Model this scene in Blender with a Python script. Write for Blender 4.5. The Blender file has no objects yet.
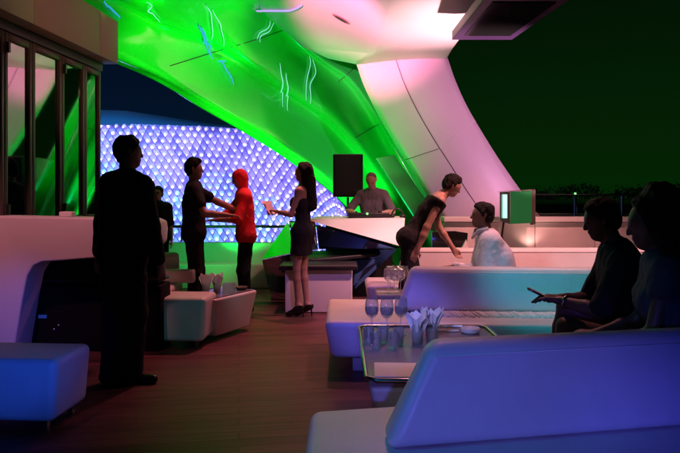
import bpy, math, random
import numpy as np
from mathutils import Vector, Matrix, Euler
from mathutils.bvhtree import BVHTree

random.seed(7)
S = bpy.context.scene
COL = S.collection
R = math.radians

# ------------------------------------------------------------------ camera
F, HZ, EYE = 640.0, 198.0, 1.35            # focal length in photo pixels, horizon row, eye height
cam_d = bpy.data.cameras.new("camera")
cam_d.sensor_width = 36.0
cam_d.lens = 36.0 * F / 680.0
cam_d.shift_y = -(226.5 - HZ) / 680.0
cam_d.clip_start, cam_d.clip_end = 0.05, 6000.0
cam = bpy.data.objects.new("camera", cam_d)
cam.location = (0, 0, EYE)
cam.rotation_euler = (R(90), 0, 0)
COL.objects.link(cam)
S.camera = cam

# ------------------------------------------------------------------ view + world
S.view_settings.view_transform = 'Standard'
S.view_settings.look = 'None'
S.view_settings.gamma = 1.0
S.view_settings.exposure = 0.0
S.view_settings.use_curve_mapping = False
S.cycles.use_denoising = True
S.cycles.max_bounces = 8
S.cycles.transparent_max_bounces = 40
S.cycles.sample_clamp_indirect = 4.0

W = bpy.data.worlds.new("World")
S.world = W
W.use_nodes = True
nt = W.node_tree
nt.nodes.clear()
out = nt.nodes.new("ShaderNodeOutputWorld")
sky = nt.nodes.new("ShaderNodeTexSky")
sky.sky_type = 'NISHITA'
sky.sun_disc = False
sky.sun_elevation = R(1.0)
sky.sun_rotation = R(200)
bg1 = nt.nodes.new("ShaderNodeBackground")
bg1.inputs[1].default_value = 0.0006          # the last of the dusk
nt.links.new(sky.outputs[0], bg1.inputs[0])
tc = nt.nodes.new("ShaderNodeTexCoord")
sx = nt.nodes.new("ShaderNodeSeparateXYZ")
nt.links.new(tc.outputs['Generated'], sx.inputs[0])
mr = nt.nodes.new("ShaderNodeMapRange")
mr.inputs[1].default_value, mr.inputs[2].default_value = -0.25, 0.12
nt.links.new(sx.outputs['X'], mr.inputs[0])
mx = nt.nodes.new("ShaderNodeMix")
mx.data_type = 'RGBA'
mx.inputs['A'].default_value = (0.0005, 0.0075, 0.028, 1)     # navy night over the hotel
mx.inputs['B'].default_value = (0.0005, 0.0165, 0.0012, 1)    # night air lit green by the terrace
nt.links.new(mr.outputs[0], mx.inputs['Factor'])
mz = nt.nodes.new("ShaderNodeMapRange")
mz.inputs[1].default_value, mz.inputs[2].default_value = 0.0, 0.36
mz.inputs[3].default_value, mz.inputs[4].default_value = 1.0, 0.17
nt.links.new(sx.outputs['Z'], mz.inputs[0])
bg2 = nt.nodes.new("ShaderNodeBackground")
nt.links.new(mx.outputs['Result'], bg2.inputs[0])
nt.links.new(mz.outputs[0], bg2.inputs[1])
add = nt.nodes.new("ShaderNodeAddShader")
nt.links.new(bg1.outputs[0], add.inputs[0])
nt.links.new(bg2.outputs[0], add.inputs[1])
nt.links.new(add.outputs[0], out.inputs[0])


# ------------------------------------------------------------------ lamps
def aim(o, tgt):
    d = Vector(tgt) - o.location
    o.rotation_euler = d.to_track_quat('-Z', 'Y').to_euler()


def spot(name, loc, tgt, col, power, ang, blend=0.5, radius=0.08):
    L = bpy.data.lights.new(name, 'SPOT')
    L.color, L.energy, L.spot_size, L.spot_blend, L.shadow_soft_size = col, power, R(ang), blend, radius
    o = bpy.data.objects.new(name, L)
    o.location = loc
    COL.objects.link(o)
    aim(o, tgt)
    return o


def area(name, loc, tgt, col, power, sx_, sy_):
    L = bpy.data.lights.new(name, 'AREA')
    L.shape = 'RECTANGLE'
    L.color, L.energy, L.size, L.size_y = col, power, sx_, sy_
    o = bpy.data.objects.new(name, L)
    o.location = loc
    COL.objects.link(o)
    aim(o, tgt)
    return o


sun = bpy.data.lights.new("moon_sun", 'SUN')
sun.energy, sun.angle, sun.color = 0.004, R(0.5), (0.7, 0.8, 1)
so = bpy.data.objects.new("moon_sun", sun)
so.rotation_euler = (R(60), 0, R(200))
COL.objects.link(so)

# stage and lounge lamps, plus spots added to brighten single things, all outside the picture or behind low walls
spot("green_flood", (0.25, 10.3, 0.3), (-2.3, 9.4, 3.4), (0.0, 1.0, 0.02), 760, 52, 0.7)
spot("green_flood_low", (-2.1, 9.35, 0.42), (-0.35, 10.9, 2.0), (0.0, 1.0, 0.08), 480, 60, 0.8)
spot("green_fill", (-1.9, 9.4, 0.55), (0.3, 11.6, 2.5), (0.0, 1.0, 0.05), 420, 27, 0.9)  # unseen spot added to brighten dark patches of the shell
spot("green_flood_high", (-2.9, 5.2, 3.7), (-2.0, 9.3, 3.4), (0.0, 1.0, 0.03), 760, 35, 0.9)
spot("green_back", (1.25, 11.35, 0.2), (0.1, 11.6, 2.0), (0.0, 1.0, 0.26), 240, 90, 0.7)
spot("teal_lip", (-1.6, 11.6, -0.2), (-0.9, 10.1, 2.5), (0.0, 0.75, 0.6), 160, 90, 0.7)
spot("pink_ribbon", (4.6, 6.4, 3.4), (1.8, 10.8, 2.3), (1.0, 0.44, 0.78), 620, 42, 0.7)
spot("block_uplight", (2.9, 8.3, 0.85), (1.7, 8.9, 3.9), (1.0, 0.62, 0.62), 1500, 50, 0.9)
spot("block_pink_left_fill", (-1.7, 5.0, 3.3), (0.2, 10.0, 4.1), (1.0, 0.24, 0.50), 4200, 26, 0.8)  # unseen spot added to outshine the green bounce on the block
spot("salmon_wash", (2.6, 5.7, 4.0), (2.0, 7.4, 0.5), (1.0, 0.35, 0.34), 900, 80, 0.8)
spot("salmon_mid", (1.3, 5.75, 4.0), (0.9, 5.0, 0.3), (1.0, 0.36, 0.38), 190, 66, 0.7)
spot("salmon_fore", (0.7, 5.2, 4.1), (0.15, 3.0, 0.4), (1.0, 0.36, 0.44), 140, 28, 0.8)
spot("red_floor", (-0.3, 7.6, 4.0), (-0.7, 6.3, 0.0), (1.0, 0.21, 0.25), 430, 62, 1.0)
spot("rose_left", (-2.35, 3.2, 3.6), (-2.45, 5.4, 0.95), (1.0, 0.29, 0.36), 210, 30, 0.8)
spot("booth_spot", (1.3, 6.4, 3.6), (0.5, 8.3, 0.95), (1.0, 0.60, 0.62), 280, 28, 0.6)
spot("amber_fascia_fill", (-0.6, 3.4, 3.1), (-2.6, 6.6, 3.15), (1.0, 0.50, 0.28), 110, 40, 0.9)  # unseen warm spot added to lift the fascia
spot("blue_wash", (0.1, -0.9, 1.25), (0.65, 2.4, 0.34), (0.14, 0.13, 1.0), 190, 30, 0.9)
spot("blue_wash_right", (1.0, -0.9, 1.25), (1.5, 2.5, 0.22), (0.03, 0.035, 1.0), 90, 28, 1.0)
spot("blue_left", (0.3, -0.5, 1.5), (-1.85, 3.7, 0.52), (0.02, 0.10, 1.0), 440, 14, 0.9)
spot("cyan_wash", (-0.9, 1.5, 1.9), (1.8, 5.2, 0.74), (0.0, 0.42, 0.56), 620, 18, 0.9)
spot("violet_wash", (-0.9, 0.4, 1.6), (0.35, 5.0, 0.40), (0.12, 0.12, 1.0), 420, 13, 0.8)
spot("cyan_side", (-1.6, 1.6, 2.0), (0.2, 2.5, 0.55), (0.0, 0.42, 1.0), 30, 26, 0.6)
spot("teal_left", (0.9, 0.3, 2.4), (-1.35, 5.7, 0.25), (0.0, 0.45, 0.55), 110, 5, 0.3)
spot("added_red_spot", (0.5, 4.4, 3.9), (-1.09, 7.55, 1.3), (1.0, 0.12, 0.12), 150, 11, 0.7)  # unseen red spot added to make the red top brighter
spot("pair_blue", (-0.5, 1.1, 2.3), (1.45, 3.2, 0.85), (0.10, 0.32, 0.85), 26, 16, 0.9)
spot("table_blue", (-0.6, 0.9, 2.3), (0.42, 3.85, 0.58), (0.34, 0.36, 1.0), 300, 14, 0.8)
spot("added_tub_spot", (-0.2, 4.2, 3.9), (-1.15, 6.35, 0.5), (1.0, 0.76, 0.80), 110, 9, 0.8)  # small unseen spot added to whiten the tub table napkins
spot("added_shirt_spot", (0.3, 4.7, 3.9), (1.32, 5.6, 0.9), (1.0, 0.70, 0.86), 110, 15, 0.8)  # unseen key spot added for the white shirt
spot("parapet_green", (-1.7, 8.5, 1.0), (-2.0, 10.0, 0.5), (0.0, 1.0, 0.15), 60, 75, 0.9)
spot("violet_dance", (0.1, 3.6, 3.8), (-0.1, 7.5, 0.30), (0.62, 0.28, 1.0), 165, 22, 0.7)
spot("hotel_roof_fill", (-24, 48, 13), (-17, 60, 8.5), (0.05, 0.35, 1.0), 9000, 100, 0.6, 0.3)  # unseen blue spot added to light the roof cap


# ------------------------------------------------------------------ materials
def mat(name, col, rough=0.5, metal=0.0, spec=0.5, emit=None, estr=0.0, trans=0.0, coat=0.0, noise=None, bump=None):
    m = bpy.data.materials.new(name)
    m.use_nodes = True
    n = m.node_tree
    b = n.nodes['Principled BSDF']
    b.inputs['Base Color'].default_value = (*col, 1)
    b.inputs['Roughness'].default_value = rough
    b.inputs['Metallic'].default_value = metal
    b.inputs['Specular IOR Level'].default_value = spec
    b.inputs['Transmission Weight'].default_value = trans
    b.inputs['Coat Weight'].default_value = coat
    if emit:
        b.inputs['Emission Color'].default_value = (*emit, 1)
        b.inputs['Emission Strength'].default_value = estr
    if noise or bump:
        tcn = n.nodes.new('ShaderNodeTexCoord')
    if noise:                                   # (scale, amount): gentle uneven colour of the stuff itself
        t = n.nodes.new('ShaderNodeTexNoise')
        t.inputs['Scale'].default_value = noise[0]
        t.inputs['Detail'].default_value = 6
        n.links.new(tcn.outputs['Object'], t.inputs['Vector'])
        r = n.nodes.new('ShaderNodeMapRange')
        r.inputs[1].default_value, r.inputs[2].default_value = 0.3, 0.7
        r.inputs[3].default_value, r.inputs[4].default_value = 1 - noise[1], 1 + noise[1]
        n.links.new(t.outputs['Fac'], r.inputs[0])
        v = n.nodes.new('ShaderNodeVectorMath')
        v.operation = 'SCALE'
        v.inputs[0].default_value = col
        n.links.new(r.outputs[0], v.inputs['Scale'])
        n.links.new(v.outputs[0], b.inputs['Base Color'])
        r2 = n.nodes.new('ShaderNodeMapRange')
        r2.inputs[3].default_value, r2.inputs[4].default_value = max(0.02, rough - 0.1), min(1, rough + 0.1)
        n.links.new(t.outputs['Fac'], r2.inputs[0])
        n.links.new(r2.outputs[0], b.inputs['Roughness'])
    if bump:                                    # (scale, strength)
        t = n.nodes.new('ShaderNodeTexNoise')
        t.inputs['Scale'].default_value = bump[0]
        t.inputs['Detail'].default_value = 4
        n.links.new(tcn.outputs['Object'], t.inputs['Vector'])
        bp = n.nodes.new('ShaderNodeBump')
        bp.inputs['Strength'].default_value = bump[1]
        bp.inputs['Distance'].default_value = 0.02
        n.links.new(t.outputs['Fac'], bp.inputs['Height'])
        n.links.new(bp.outputs[0], b.inputs['Normal'])
    return m


M = {}
M['gloss_greenlit'] = mat('white_shell_greenlit', (0.025, 0.74, 0.09), 0.22, coat=0.4, noise=(0.8, 0.05))  # shell is white; green floodlight put into its base colour
M['white_paint'] = mat('white_paint', (0.76, 0.74, 0.74), 0.4, noise=(1.5, 0.04))
M['white_pinklit'] = mat('white_paint_pinklit', (0.76, 0.61, 0.67), 0.35, noise=(1.2, 0.04))  # white paint with the pink light put into its base colour
M['leather'] = mat('white_leather', (0.70, 0.68, 0.67), 0.42, noise=(3.0, 0.06), bump=(7, 0.32))
M['leather_low'] = mat('sofa_plinth', (0.35, 0.34, 0.34), 0.5)
M['seam'] = mat('seam_dark', (0.05, 0.045, 0.05), 0.7)
M['seam_pale'] = mat('seam_pale', (0.85, 0.8, 0.8), 0.5)
M['beige'] = mat('beige_panel', (0.30, 0.23, 0.17), 0.55, noise=(1.2, 0.08))
M['frame'] = mat('brown_aluminium', (0.075, 0.055, 0.045), 0.45)
M['black'] = mat('black_plastic', (0.012, 0.012, 0.013), 0.45, noise=(20, 0.3))
M['void_black'] = mat('matt_black', (0.006, 0.006, 0.007), 0.9, spec=0.1)
M['black_gloss'] = mat('black_gloss', (0.01, 0.01, 0.011), 0.12)
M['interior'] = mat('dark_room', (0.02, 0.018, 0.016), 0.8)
M['black_cloth'] = mat('black_cloth', (0.010, 0.010, 0.012), 0.85, spec=0.25, bump=(40, 0.3))
M['dark_cloth'] = mat('dark_cloth', (0.018, 0.018, 0.024), 0.85, spec=0.25, bump=(40, 0.3))
M['denim'] = mat('denim', (0.04, 0.055, 0.085), 0.85, bump=(60, 0.3))
M['denim_light'] = mat('pale_blue_cloth', (0.22, 0.27, 0.36), 0.8, bump=(40, 0.3))
M['grey_cloth'] = mat('grey_cloth', (0.10, 0.085, 0.10), 0.85, bump=(40, 0.3))
M['red_cloth'] = mat('red_cloth', (0.75, 0.02, 0.03), 0.8, bump=(30, 0.3))
M['white_cloth'] = mat('white_cloth', (0.62, 0.60, 0.66), 0.8, bump=(26, 0.35))
M['blue_dress'] = mat('blue_grey_cloth', (0.035, 0.042, 0.075), 0.8, bump=(40, 0.3))
M['skin'] = mat('skin', (0.38, 0.22, 0.16), 0.5, noise=(12, 0.08))
M['skin_dark'] = mat('skin_tan', (0.20, 0.11, 0.075), 0.5, noise=(12, 0.08))
M['skin_shaded'] = mat('skin_shaded', (0.10, 0.055, 0.038), 0.5, noise=(12, 0.08))  # skin darkened, the seated pair's shade put into its colour
M['hair'] = mat('dark_hair', (0.009, 0.007, 0.006), 0.65, spec=0.2, bump=(90, 0.8))
M['eye'] = mat('eye', (0.03, 0.02, 0.015), 0.6, spec=0.2)
M['shoe'] = mat('black_shoe', (0.012, 0.011, 0.011), 0.2)
M['paper'] = mat('white_paper', (0.80, 0.79, 0.78), 0.7)
M['steel'] = mat('steel', (0.45, 0.45, 0.47), 0.25, metal=1.0)
M['dark_metal'] = mat('dark_metal', (0.05, 0.05, 0.055), 0.35, metal=0.8)
M['mirror'] = mat('mirror_facet', (0.55, 0.58, 0.62), 0.06, metal=1.0)
M['mirror_blue'] = mat('blue_mirror_facet', (0.10, 0.22, 0.60), 0.08, metal=1.0)
M['tray'] = mat('dark_tray', (0.16, 0.16, 0.18), 0.22)
M['frost'] = mat('frosted_glass', (0.85, 0.88, 0.92), 0.35, trans=0.75)
M['foliage'] = mat('dark_leaves', (0.03, 0.065, 0.04), 0.9, spec=0.1)
M['bark'] = mat('bark', (0.06, 0.045, 0.03), 0.9)
M['ground'] = mat('night_ground', (0.02, 0.02, 0.018), 0.9, noise=(0.05, 0.3))
M['concrete'] = mat('pale_parapet', (0.45, 0.45, 0.44), 0.6, noise=(2, 0.08))
M['stone'] = mat('pale_stone_panel', (0.62, 0.58, 0.56), 0.5, noise=(2.5, 0.07))
M['hotel_roof'] = mat('hotel_roof', (0.18, 0.24, 0.30), 0.5)
M['net_panel'] = mat('net_glass_panel', (0.70, 0.70, 0.78), 0.3, emit=(0.20, 0.15, 0.92), estr=0.85)
M['net_panel_dim'] = mat('net_glass_panel_dim', (0.5, 0.5, 0.6), 0.3, emit=(0.13, 0.10, 0.72), estr=0.6)
M['net_panel_blue'] = mat('net_glass_panel_blue', (0.70, 0.72, 0.78), 0.3, emit=(0.12, 0.26, 0.92), estr=0.85)
M['net_bar'] = mat('net_bar', (0.12, 0.11, 0.25), 0.5)
M['led_violet'] = mat('led_violet', (0.1, 0.1, 0.1), emit=(0.42, 0.34, 1.0), estr=22)
M['led_blue'] = mat('led_blue', (0.1, 0.1, 0.1), emit=(0.28, 0.42, 1.0), estr=22)
M['led_cyan'] = mat('led_cyan', (0.1, 0.1, 0.1), emit=(0.25, 0.75, 1.0), estr=18)
M['tube_cyan'] = mat('tube_cyan', (0.1, 0.1, 0.1), emit=(0.30, 0.95, 0.80), estr=0.85)  # cyan glow of the reflections modelled on the shell
M['tube_blue'] = mat('tube_blue', (0.1, 0.1, 0.1), emit=(0.03, 0.35, 0.75), estr=0.9)  # dull blue glow, also for modelled shell reflections
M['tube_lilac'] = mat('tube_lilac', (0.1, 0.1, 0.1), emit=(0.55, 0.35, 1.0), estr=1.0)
M['tube_mint'] = mat('tube_mint', (0.1, 0.1, 0.1), emit=(0.45, 1.0, 0.75), estr=1.3)
M['glass_reflecting_green'] = mat('green_reflection_glass', (0.02, 0.10, 0.04), 0.15, emit=(0.0, 0.22, 0.05), estr=0.28)  # the shell's reflection in the glass given as colour and glow
M['display_blue'] = mat('blue_display', (0.02, 0.02, 0.05), 0.3, emit=(0.02, 0.06, 0.45), estr=0.35)
M['dot_green'] = mat('green_indicator', (0.02, 0.1, 0.02), emit=(0.3, 1.0, 0.3), estr=1.5)
M['glint_warm'] = mat('warm_glint', (0.1, 0.1, 0.1), emit=(1.0, 0.6, 0.3), estr=1.6)
M['uplight'] = mat('uplight_lens', (0.1, 0.1, 0.1), emit=(1.0, 0.7, 0.6), estr=6)


def wood_mat():
    m = bpy.data.materials.new('wood_deck')
    m.use_nodes = True
    n = m.node_tree
    b = n.nodes['Principled BSDF']
    t = n.nodes.new('ShaderNodeTexCoord')
    mp = n.nodes.new('ShaderNodeMapping')
    mp.inputs['Rotation'].default_value = (0, 0, R(-9))
    n.links.new(t.outputs['Object'], mp.inputs[0])
    br = n.nodes.new('ShaderNodeTexBrick')
    br.inputs['Scale'].default_value = 1.0
    br.inputs['Brick Width'].default_value = 5.0
    br.inputs['Row Height'].default_value = 0.11
    br.inputs['Mortar Size'].default_value = 0.004
    br.inputs['Color1'].default_value = (0.078, 0.034, 0.033, 1)
    br.inputs['Color2'].default_value = (0.125, 0.056, 0.053, 1)
    br.inputs['Mortar'].default_value = (0.040, 0.019, 0.018, 1)
    n.links.new(mp.outputs[0], br.inputs['Vector'])
    mp2 = n.nodes.new('ShaderNodeMapping')
    mp2.inputs['Scale'].default_value = (1.2, 26, 1)
    n.links.new(mp.outputs[0], mp2.inputs[0])
    ns = n.nodes.new('ShaderNodeTexNoise')
    ns.inputs['Scale'].default_value = 2.0
    ns.inputs['Detail'].default_value = 8
    n.links.new(mp2.outputs[0], ns.inputs['Vector'])
    rg = n.nodes.new('ShaderNodeMapRange')
    rg.inputs[1].default_value, rg.inputs[2].default_value = 0.25, 0.75
    rg.inputs[3].default_value, rg.inputs[4].default_value = 0.40, 1.6
    n.links.new(ns.outputs['Fac'], rg.inputs[0])
    vm = n.nodes.new('ShaderNodeVectorMath')
    vm.operation = 'SCALE'
    n.links.new(br.outputs['Color'], vm.inputs[0])
    n.links.new(rg.outputs[0], vm.inputs['Scale'])
    n.links.new(vm.outputs[0], b.inputs['Base Color'])
    rr = n.nodes.new('ShaderNodeMapRange')
    b.inputs['Specular IOR Level'].default_value = 0.22
    rr.inputs[3].default_value, rr.inputs[4].default_value = 0.32, 0.6
    n.links.new(ns.outputs['Fac'], rr.inputs[0])
    n.links.new(rr.outputs[0], b.inputs['Roughness'])
    bp = n.nodes.new('ShaderNodeBump')
    bp.inputs['Strength'].default_value = 0.35
    bp.inputs['Distance'].default_value = 0.006
    n.links.new(ns.outputs['Fac'], bp.inputs['Height'])
    n.links.new(bp.outputs[0], b.inputs['Normal'])
    return m


M['deck'] = wood_mat()


def pane_mat(name='dark_window_glass', tint=(0.35, 0.36, 0.36), ior=3.2, dif=0.0):
    m = bpy.data.materials.new(name)
    m.use_nodes = True
    n = m.node_tree
    n.nodes.clear()
    o = n.nodes.new('ShaderNodeOutputMaterial')
    tr = n.nodes.new('ShaderNodeBsdfTransparent')
    tr.inputs[0].default_value = (*tint, 1)
    gl = n.nodes.new('ShaderNodeBsdfGlossy')
    gl.inputs['Roughness'].default_value = 0.03
    gl.inputs['Color'].default_value = (0.9, 0.95, 0.92, 1)
    lw_ = n.nodes.new('ShaderNodeLayerWeight')
    pw = n.nodes.new('ShaderNodeMath')
    pw.operation = 'POWER'
    pw.inputs[1].default_value = 3.0
    n.links.new(lw_.outputs['Facing'], pw.inputs[0])
    fr = n.nodes.new('ShaderNodeMapRange')
    fr.inputs[3].default_value = ((ior - 1) / (ior + 1)) ** 2
    fr.inputs[4].default_value = 0.9
    n.links.new(pw.outputs[0], fr.inputs[0])
    mxs = n.nodes.new('ShaderNodeMixShader')
    n.links.new(fr.outputs[0], mxs.inputs[0])
    n.links.new(tr.outputs[0], mxs.inputs[1])
    n.links.new(gl.outputs[0], mxs.inputs[2])
    last = mxs
    if dif:
        df = n.nodes.new('ShaderNodeBsdfDiffuse')
        df.inputs[0].default_value = (0.85, 0.88, 0.92, 1)
        m2 = n.nodes.new('ShaderNodeMixShader')
        m2.inputs[0].default_value = dif
        n.links.new(mxs.outputs[0], m2.inputs[1])
        n.links.new(df.outputs[0], m2.inputs[2])
        last = m2
    n.links.new(last.outputs[0], o.inputs[0])
    return m


M['pane'] = pane_mat()
M['glass'] = pane_mat('clear_glass_thin', (0.92, 0.94, 0.97), 2.3, 0.05)
M['cut_glass'] = pane_mat('cut_glass', (0.80, 0.86, 0.92), 3.6, 0.05)
M['wine'] = pane_mat('pale_drink', (0.45, 0.50, 0.62), 1.5)


# ------------------------------------------------------------------ mesh helpers
def P(u, v, Y):
    """World point seen at photo pixel (u, v) at distance Y: used to read real positions off the photograph."""
    return Vector(((u - 340.0) / F * Y, Y, EYE - (v - HZ) / F * Y))


def off(o):
    t = Vector((0, 0, 0))
    while o is not None:
        t += Vector(o.location)
        o = o.parent
    return t


class MB:
    def __init__(s):
        s.v, s.f = [], []

    def add(s, vs, fs):
        k = len(s.v)
        s.v += [Vector(p) for p in vs]
        s.f += [tuple(i + k for i in f) for f in fs]
        return s

    def box(s, c, size, rz=0.0, taper=1.0):
        """taper: scale of the bottom face in x and y."""
        hx, hy, hz = size[0] / 2, size[1] / 2, size[2] / 2
        rot = Matrix.Rotation(rz, 3, 'Z')
        vs = []
        for z, k in ((-hz, taper), (hz, 1.0)):
            for x, y in ((-hx, -hy), (hx, -hy), (hx, hy), (-hx, hy)):
                vs.append(Vector(c) + rot @ Vector((x * k, y * k, z)))
        return s.add(vs, [(3, 2, 1, 0), (4, 5, 6, 7), (0, 1, 5, 4), (1, 2, 6, 5), (2, 3, 7, 6), (3, 0, 4, 7)])

    def hexa(s, bottom, top):
        return s.add(list(bottom) + list(top),
                     [(3, 2, 1, 0), (4, 5, 6, 7), (0, 1, 5, 4), (1, 2, 6, 5), (2, 3, 7, 6), (3, 0, 4, 7)])

    def prism(s, poly, ext):
        n = len(poly)
        e = Vector(ext)
        vs = [Vector(p) for p in poly] + [Vector(p) + e for p in poly]
        fs = [tuple(range(n)), tuple(range(2 * n - 1, n - 1, -1))]
        fs += [(i, i + n, (i + 1) % n + n, (i + 1) % n) for i in range(n)]
        return s.add(vs, fs)

    def tube(s, pts, r, n=8, closed=False):
        pts = [Vector(p) for p in pts]
        m = len(pts)
        rs = r if isinstance(r, (list, tuple)) else [r] * m
        vs, fs = [], []
        ref = None
        for i, p in enumerate(pts):
            a = pts[(i - 1) % m] if (closed or i > 0) else p
            b = pts[(i + 1) % m] if (closed or i < m - 1) else p
            d = (b - a).normalized()
            if ref is None:
                ref = Vector((0, 0, 1)) if abs(d.z) < 0.9 else Vector((1, 0, 0))
            x = (ref - d * ref.dot(d)).normalized()
            ref = x
            y = d.cross(x)
            for k in range(n):
                t = 2 * math.pi * k / n
                vs.append(p + (x * math.cos(t) + y * math.sin(t)) * rs[i])
        for i in range(m if closed else m - 1):
            j = (i + 1) % m
            for k in range(n):
                l = (k + 1) % n
                fs.append((i * n + k, i * n + l, j * n + l, j * n + k))
        if not closed:
            fs.append(tuple(range(n - 1, -1, -1)))
            fs.append(tuple((m - 1) * n + k for k in range(n)))
        return s.add(vs, fs)

    def lathe(s, prof, c=(0, 0, 0), n=20):
        vs, fs = [], []
        c = Vector(c)
        for r, z in prof:
            for k in range(n):
                t = 2 * math.pi * k / n
                vs.append(c + Vector((r * math.cos(t), r * math.sin(t), z)))
        for i in range(len(prof) - 1):
            for k in range(n):
                l = (k + 1) % n
                fs.append((i * n + k, i * n + l, (i + 1) * n + l, (i + 1) * n + k))
        fs.append(tuple(range(n - 1, -1, -1)))
        fs.append(tuple((len(prof) - 1) * n + k for k in range(n)))
        return s.add(vs, fs)

    def grid(s, rows):
        m, n = len(rows), len(rows[0])
        return s.add([p for r in rows for p in r],
                     [(i * n + j, i * n + j + 1, (i + 1) * n + j + 1, (i + 1) * n + j) for i in range(m - 1) for j in range(n - 1)])

    def ball(s, c, r, n=12):
        prof = [(max(1e-4, r * math.sin(math.pi * i / n)), -r * math.cos(math.pi * i / n)) for i in range(n + 1)]
        return s.lathe(prof, c, n)

    def build(s, name, m, parent=None, bevel=0, seg=3, smooth=False, local=False, solid=0, sub=0):
        me = bpy.data.meshes.new(name)
        o_ = Vector((0, 0, 0)) if (local or parent is None) else off(parent)
        me.from_pydata([p - o_ for p in s.v], [], s.f)
        me.validate()
        me.materials.append(m if not isinstance(m, str) else M[m])
        o = bpy.data.objects.new(name, me)
        COL.objects.link(o)
        if parent is not None:
            o.parent = parent
        if solid:
            md = o.modifiers.new('solid', 'SOLIDIFY')
            md.thickness = abs(solid)
            md.offset = -1 if solid > 0 else 1
        if bevel:
            md = o.modifiers.new('bevel', 'BEVEL')
            md.width, md.segments, md.limit_method, md.angle_limit = bevel, seg, 'ANGLE', R(30)
        if sub:
            md = o.modifiers.new('sub', 'SUBSURF')
            md.levels = md.render_levels = sub
        if smooth or bevel or sub:
            me.polygons.foreach_set('use_smooth', [True] * len(me.polygons))
        return o


def tag(o, label=None, cat=None, group=None, kind=None):
    if label: o['label'] = label
    if cat: o['category'] = cat
    if group: o['group'] = group
    if kind: o['kind'] = kind
    return o


def thing(name, loc, label, cat, group=None):
    o = bpy.data.objects.new(name, None)
    o.empty_display_size = 0.1
    COL.objects.link(o)
    o.location = loc
    return tag(o, label, cat, group)


def children(o):
    return [c for c in bpy.data.objects if c.parent == o]


def copy_tree(o, parent=None):
    c = o.copy()
    COL.objects.link(c)
    if parent is not None:
        c.parent = parent
    for ch in children(o):
        copy_tree(ch, c)
    return c


# ------------------------------------------------------------------ ground and deck
MB().add([(-3000, -3000, -24), (3000, -3000, -24), (3000, 3000, -24), (-3000, 3000, -24)], [(0, 1, 2, 3)]) \
    .build('ground', 'ground')
tag(bpy.data.objects['ground'], kind='structure')
dk = MB().add([(-14, -6, 0), (14, -6, 0), (14, 14, 0), (-14, 14, 0), (-14, -6, -0.4), (14, -6, -0.4), (14, 14, -0.4), (-14, 14, -0.4)],
              [(0, 1, 2, 3), (7, 6, 5, 4), (0, 4, 5, 1), (1, 5, 6, 2), (2, 6, 7, 3), (3, 7, 4, 0)]).build('deck_floor', 'deck')
tag(dk, kind='structure')

# ------------------------------------------------------------------ lounge building on the left
fx = lambda Y: -2.75 + 0.094 * (Y - 5.18)
wx = lambda Y: fx(Y) - 0.18
bld = thing('lounge_building', (-3.2, 6.0, 0), 'dark lounge building with folding glass doors under a beige fascia', 'building')
cuts = [3.3, 4.45, 6.26, 7.345]
fas = MB()
for a, b in ((3.3, 5.66), (5.666, 6.90), (6.906, 7.345)):
    fas.prism([(fx(a), a, 2.885), (fx(b), b, 2.885), (fx(b), b, 3.37), (fx(a), a, 3.37)], (-0.16, 0.015, 0))
fas.build('fascia', 'beige', bld, bevel=0.004, seg=2)
MB().prism([(fx(3.3) - .165, 3.3, 2.80), (fx(7.32) - .165, 7.32, 2.80), (fx(7.32) - .165, 7.32, 3.36), (fx(3.3) - .165, 3.3, 3.36)], (-0.3, 0.028, 0)) \
    .build('soffit', 'black', bld)
ys = [4.4, 4.98, 5.53, 5.95, 6.47, 6.94, 7.31]
for i in range(len(ys) - 1):
    a, b = ys[i] + 0.004, ys[i + 1] - 0.004
    w = 0.045
    m = MB()
    for y0, y1, z0, z1 in ((a, a + w, 0, 2.795), (b - w, b, 0, 2.795), (a + w, b - w, 2.73, 2.795), (a + w, b - w, 0, 0.09), (a + w, b - w, 1.10, 1.17)):
        m.prism([(wx(y0), y0, z0), (wx(y1), y1, z0), (wx(y1), y1, z1), (wx(y0), y0, z1)], (-0.06, 0.006, 0))
    fr_ = m.build('glass_door', 'frame', bld, bevel=0.004, seg=1)
    a, b = a + w, b - w
    MB().prism([(wx(a) - .025, a, .09), (wx(b) - .025, b, .09), (wx(b) - .025, b, 2.73), (wx(a) - .025, a, 2.73)], (-0.008, 0, 0)).build('pane', 'pane', fr_)
    if i in (2, 4):
        yy = a - .02
        for z_ in (2.66, 1.25):
            MB().box((wx(yy) + .012, yy, z_), (.03, .03, .09)).build('hinge', 'black', fr_)
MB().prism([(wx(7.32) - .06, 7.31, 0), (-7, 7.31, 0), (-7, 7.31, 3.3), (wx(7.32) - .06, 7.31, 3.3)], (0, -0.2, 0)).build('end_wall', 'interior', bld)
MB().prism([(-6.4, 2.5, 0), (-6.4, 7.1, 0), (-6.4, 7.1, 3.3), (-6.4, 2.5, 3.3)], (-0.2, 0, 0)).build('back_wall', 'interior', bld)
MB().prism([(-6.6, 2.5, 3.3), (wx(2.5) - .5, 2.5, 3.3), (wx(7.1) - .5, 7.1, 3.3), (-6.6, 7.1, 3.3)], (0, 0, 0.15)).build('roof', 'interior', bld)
for y, z, k in ((6.1, 1.95, 0), (6.0, 1.80, 1)):
    MB().ball((-3.55 - .1 * k, y, z), 0.018, 8).build('lamp_glint', 'glint_warm', bld, smooth=True)  # glowing balls added in place of lamp reflections in the glass

# ------------------------------------------------------------------ hotel with the lit net
vt_pts = [(40, 121), (102, 123), (170, 125), (215, 126.5), (245, 129), (262, 135), (280, 147), (300, 159), (320, 171), (335, 186), (348, 215), (356, 245)]


def vtop(u):
    for (a, va), (b, vb) in zip(vt_pts, vt_pts[1:]):
        if u <= b:
            t = (u - a) / (b - a)
            return va + (vb - va) * t
    return 248


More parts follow.
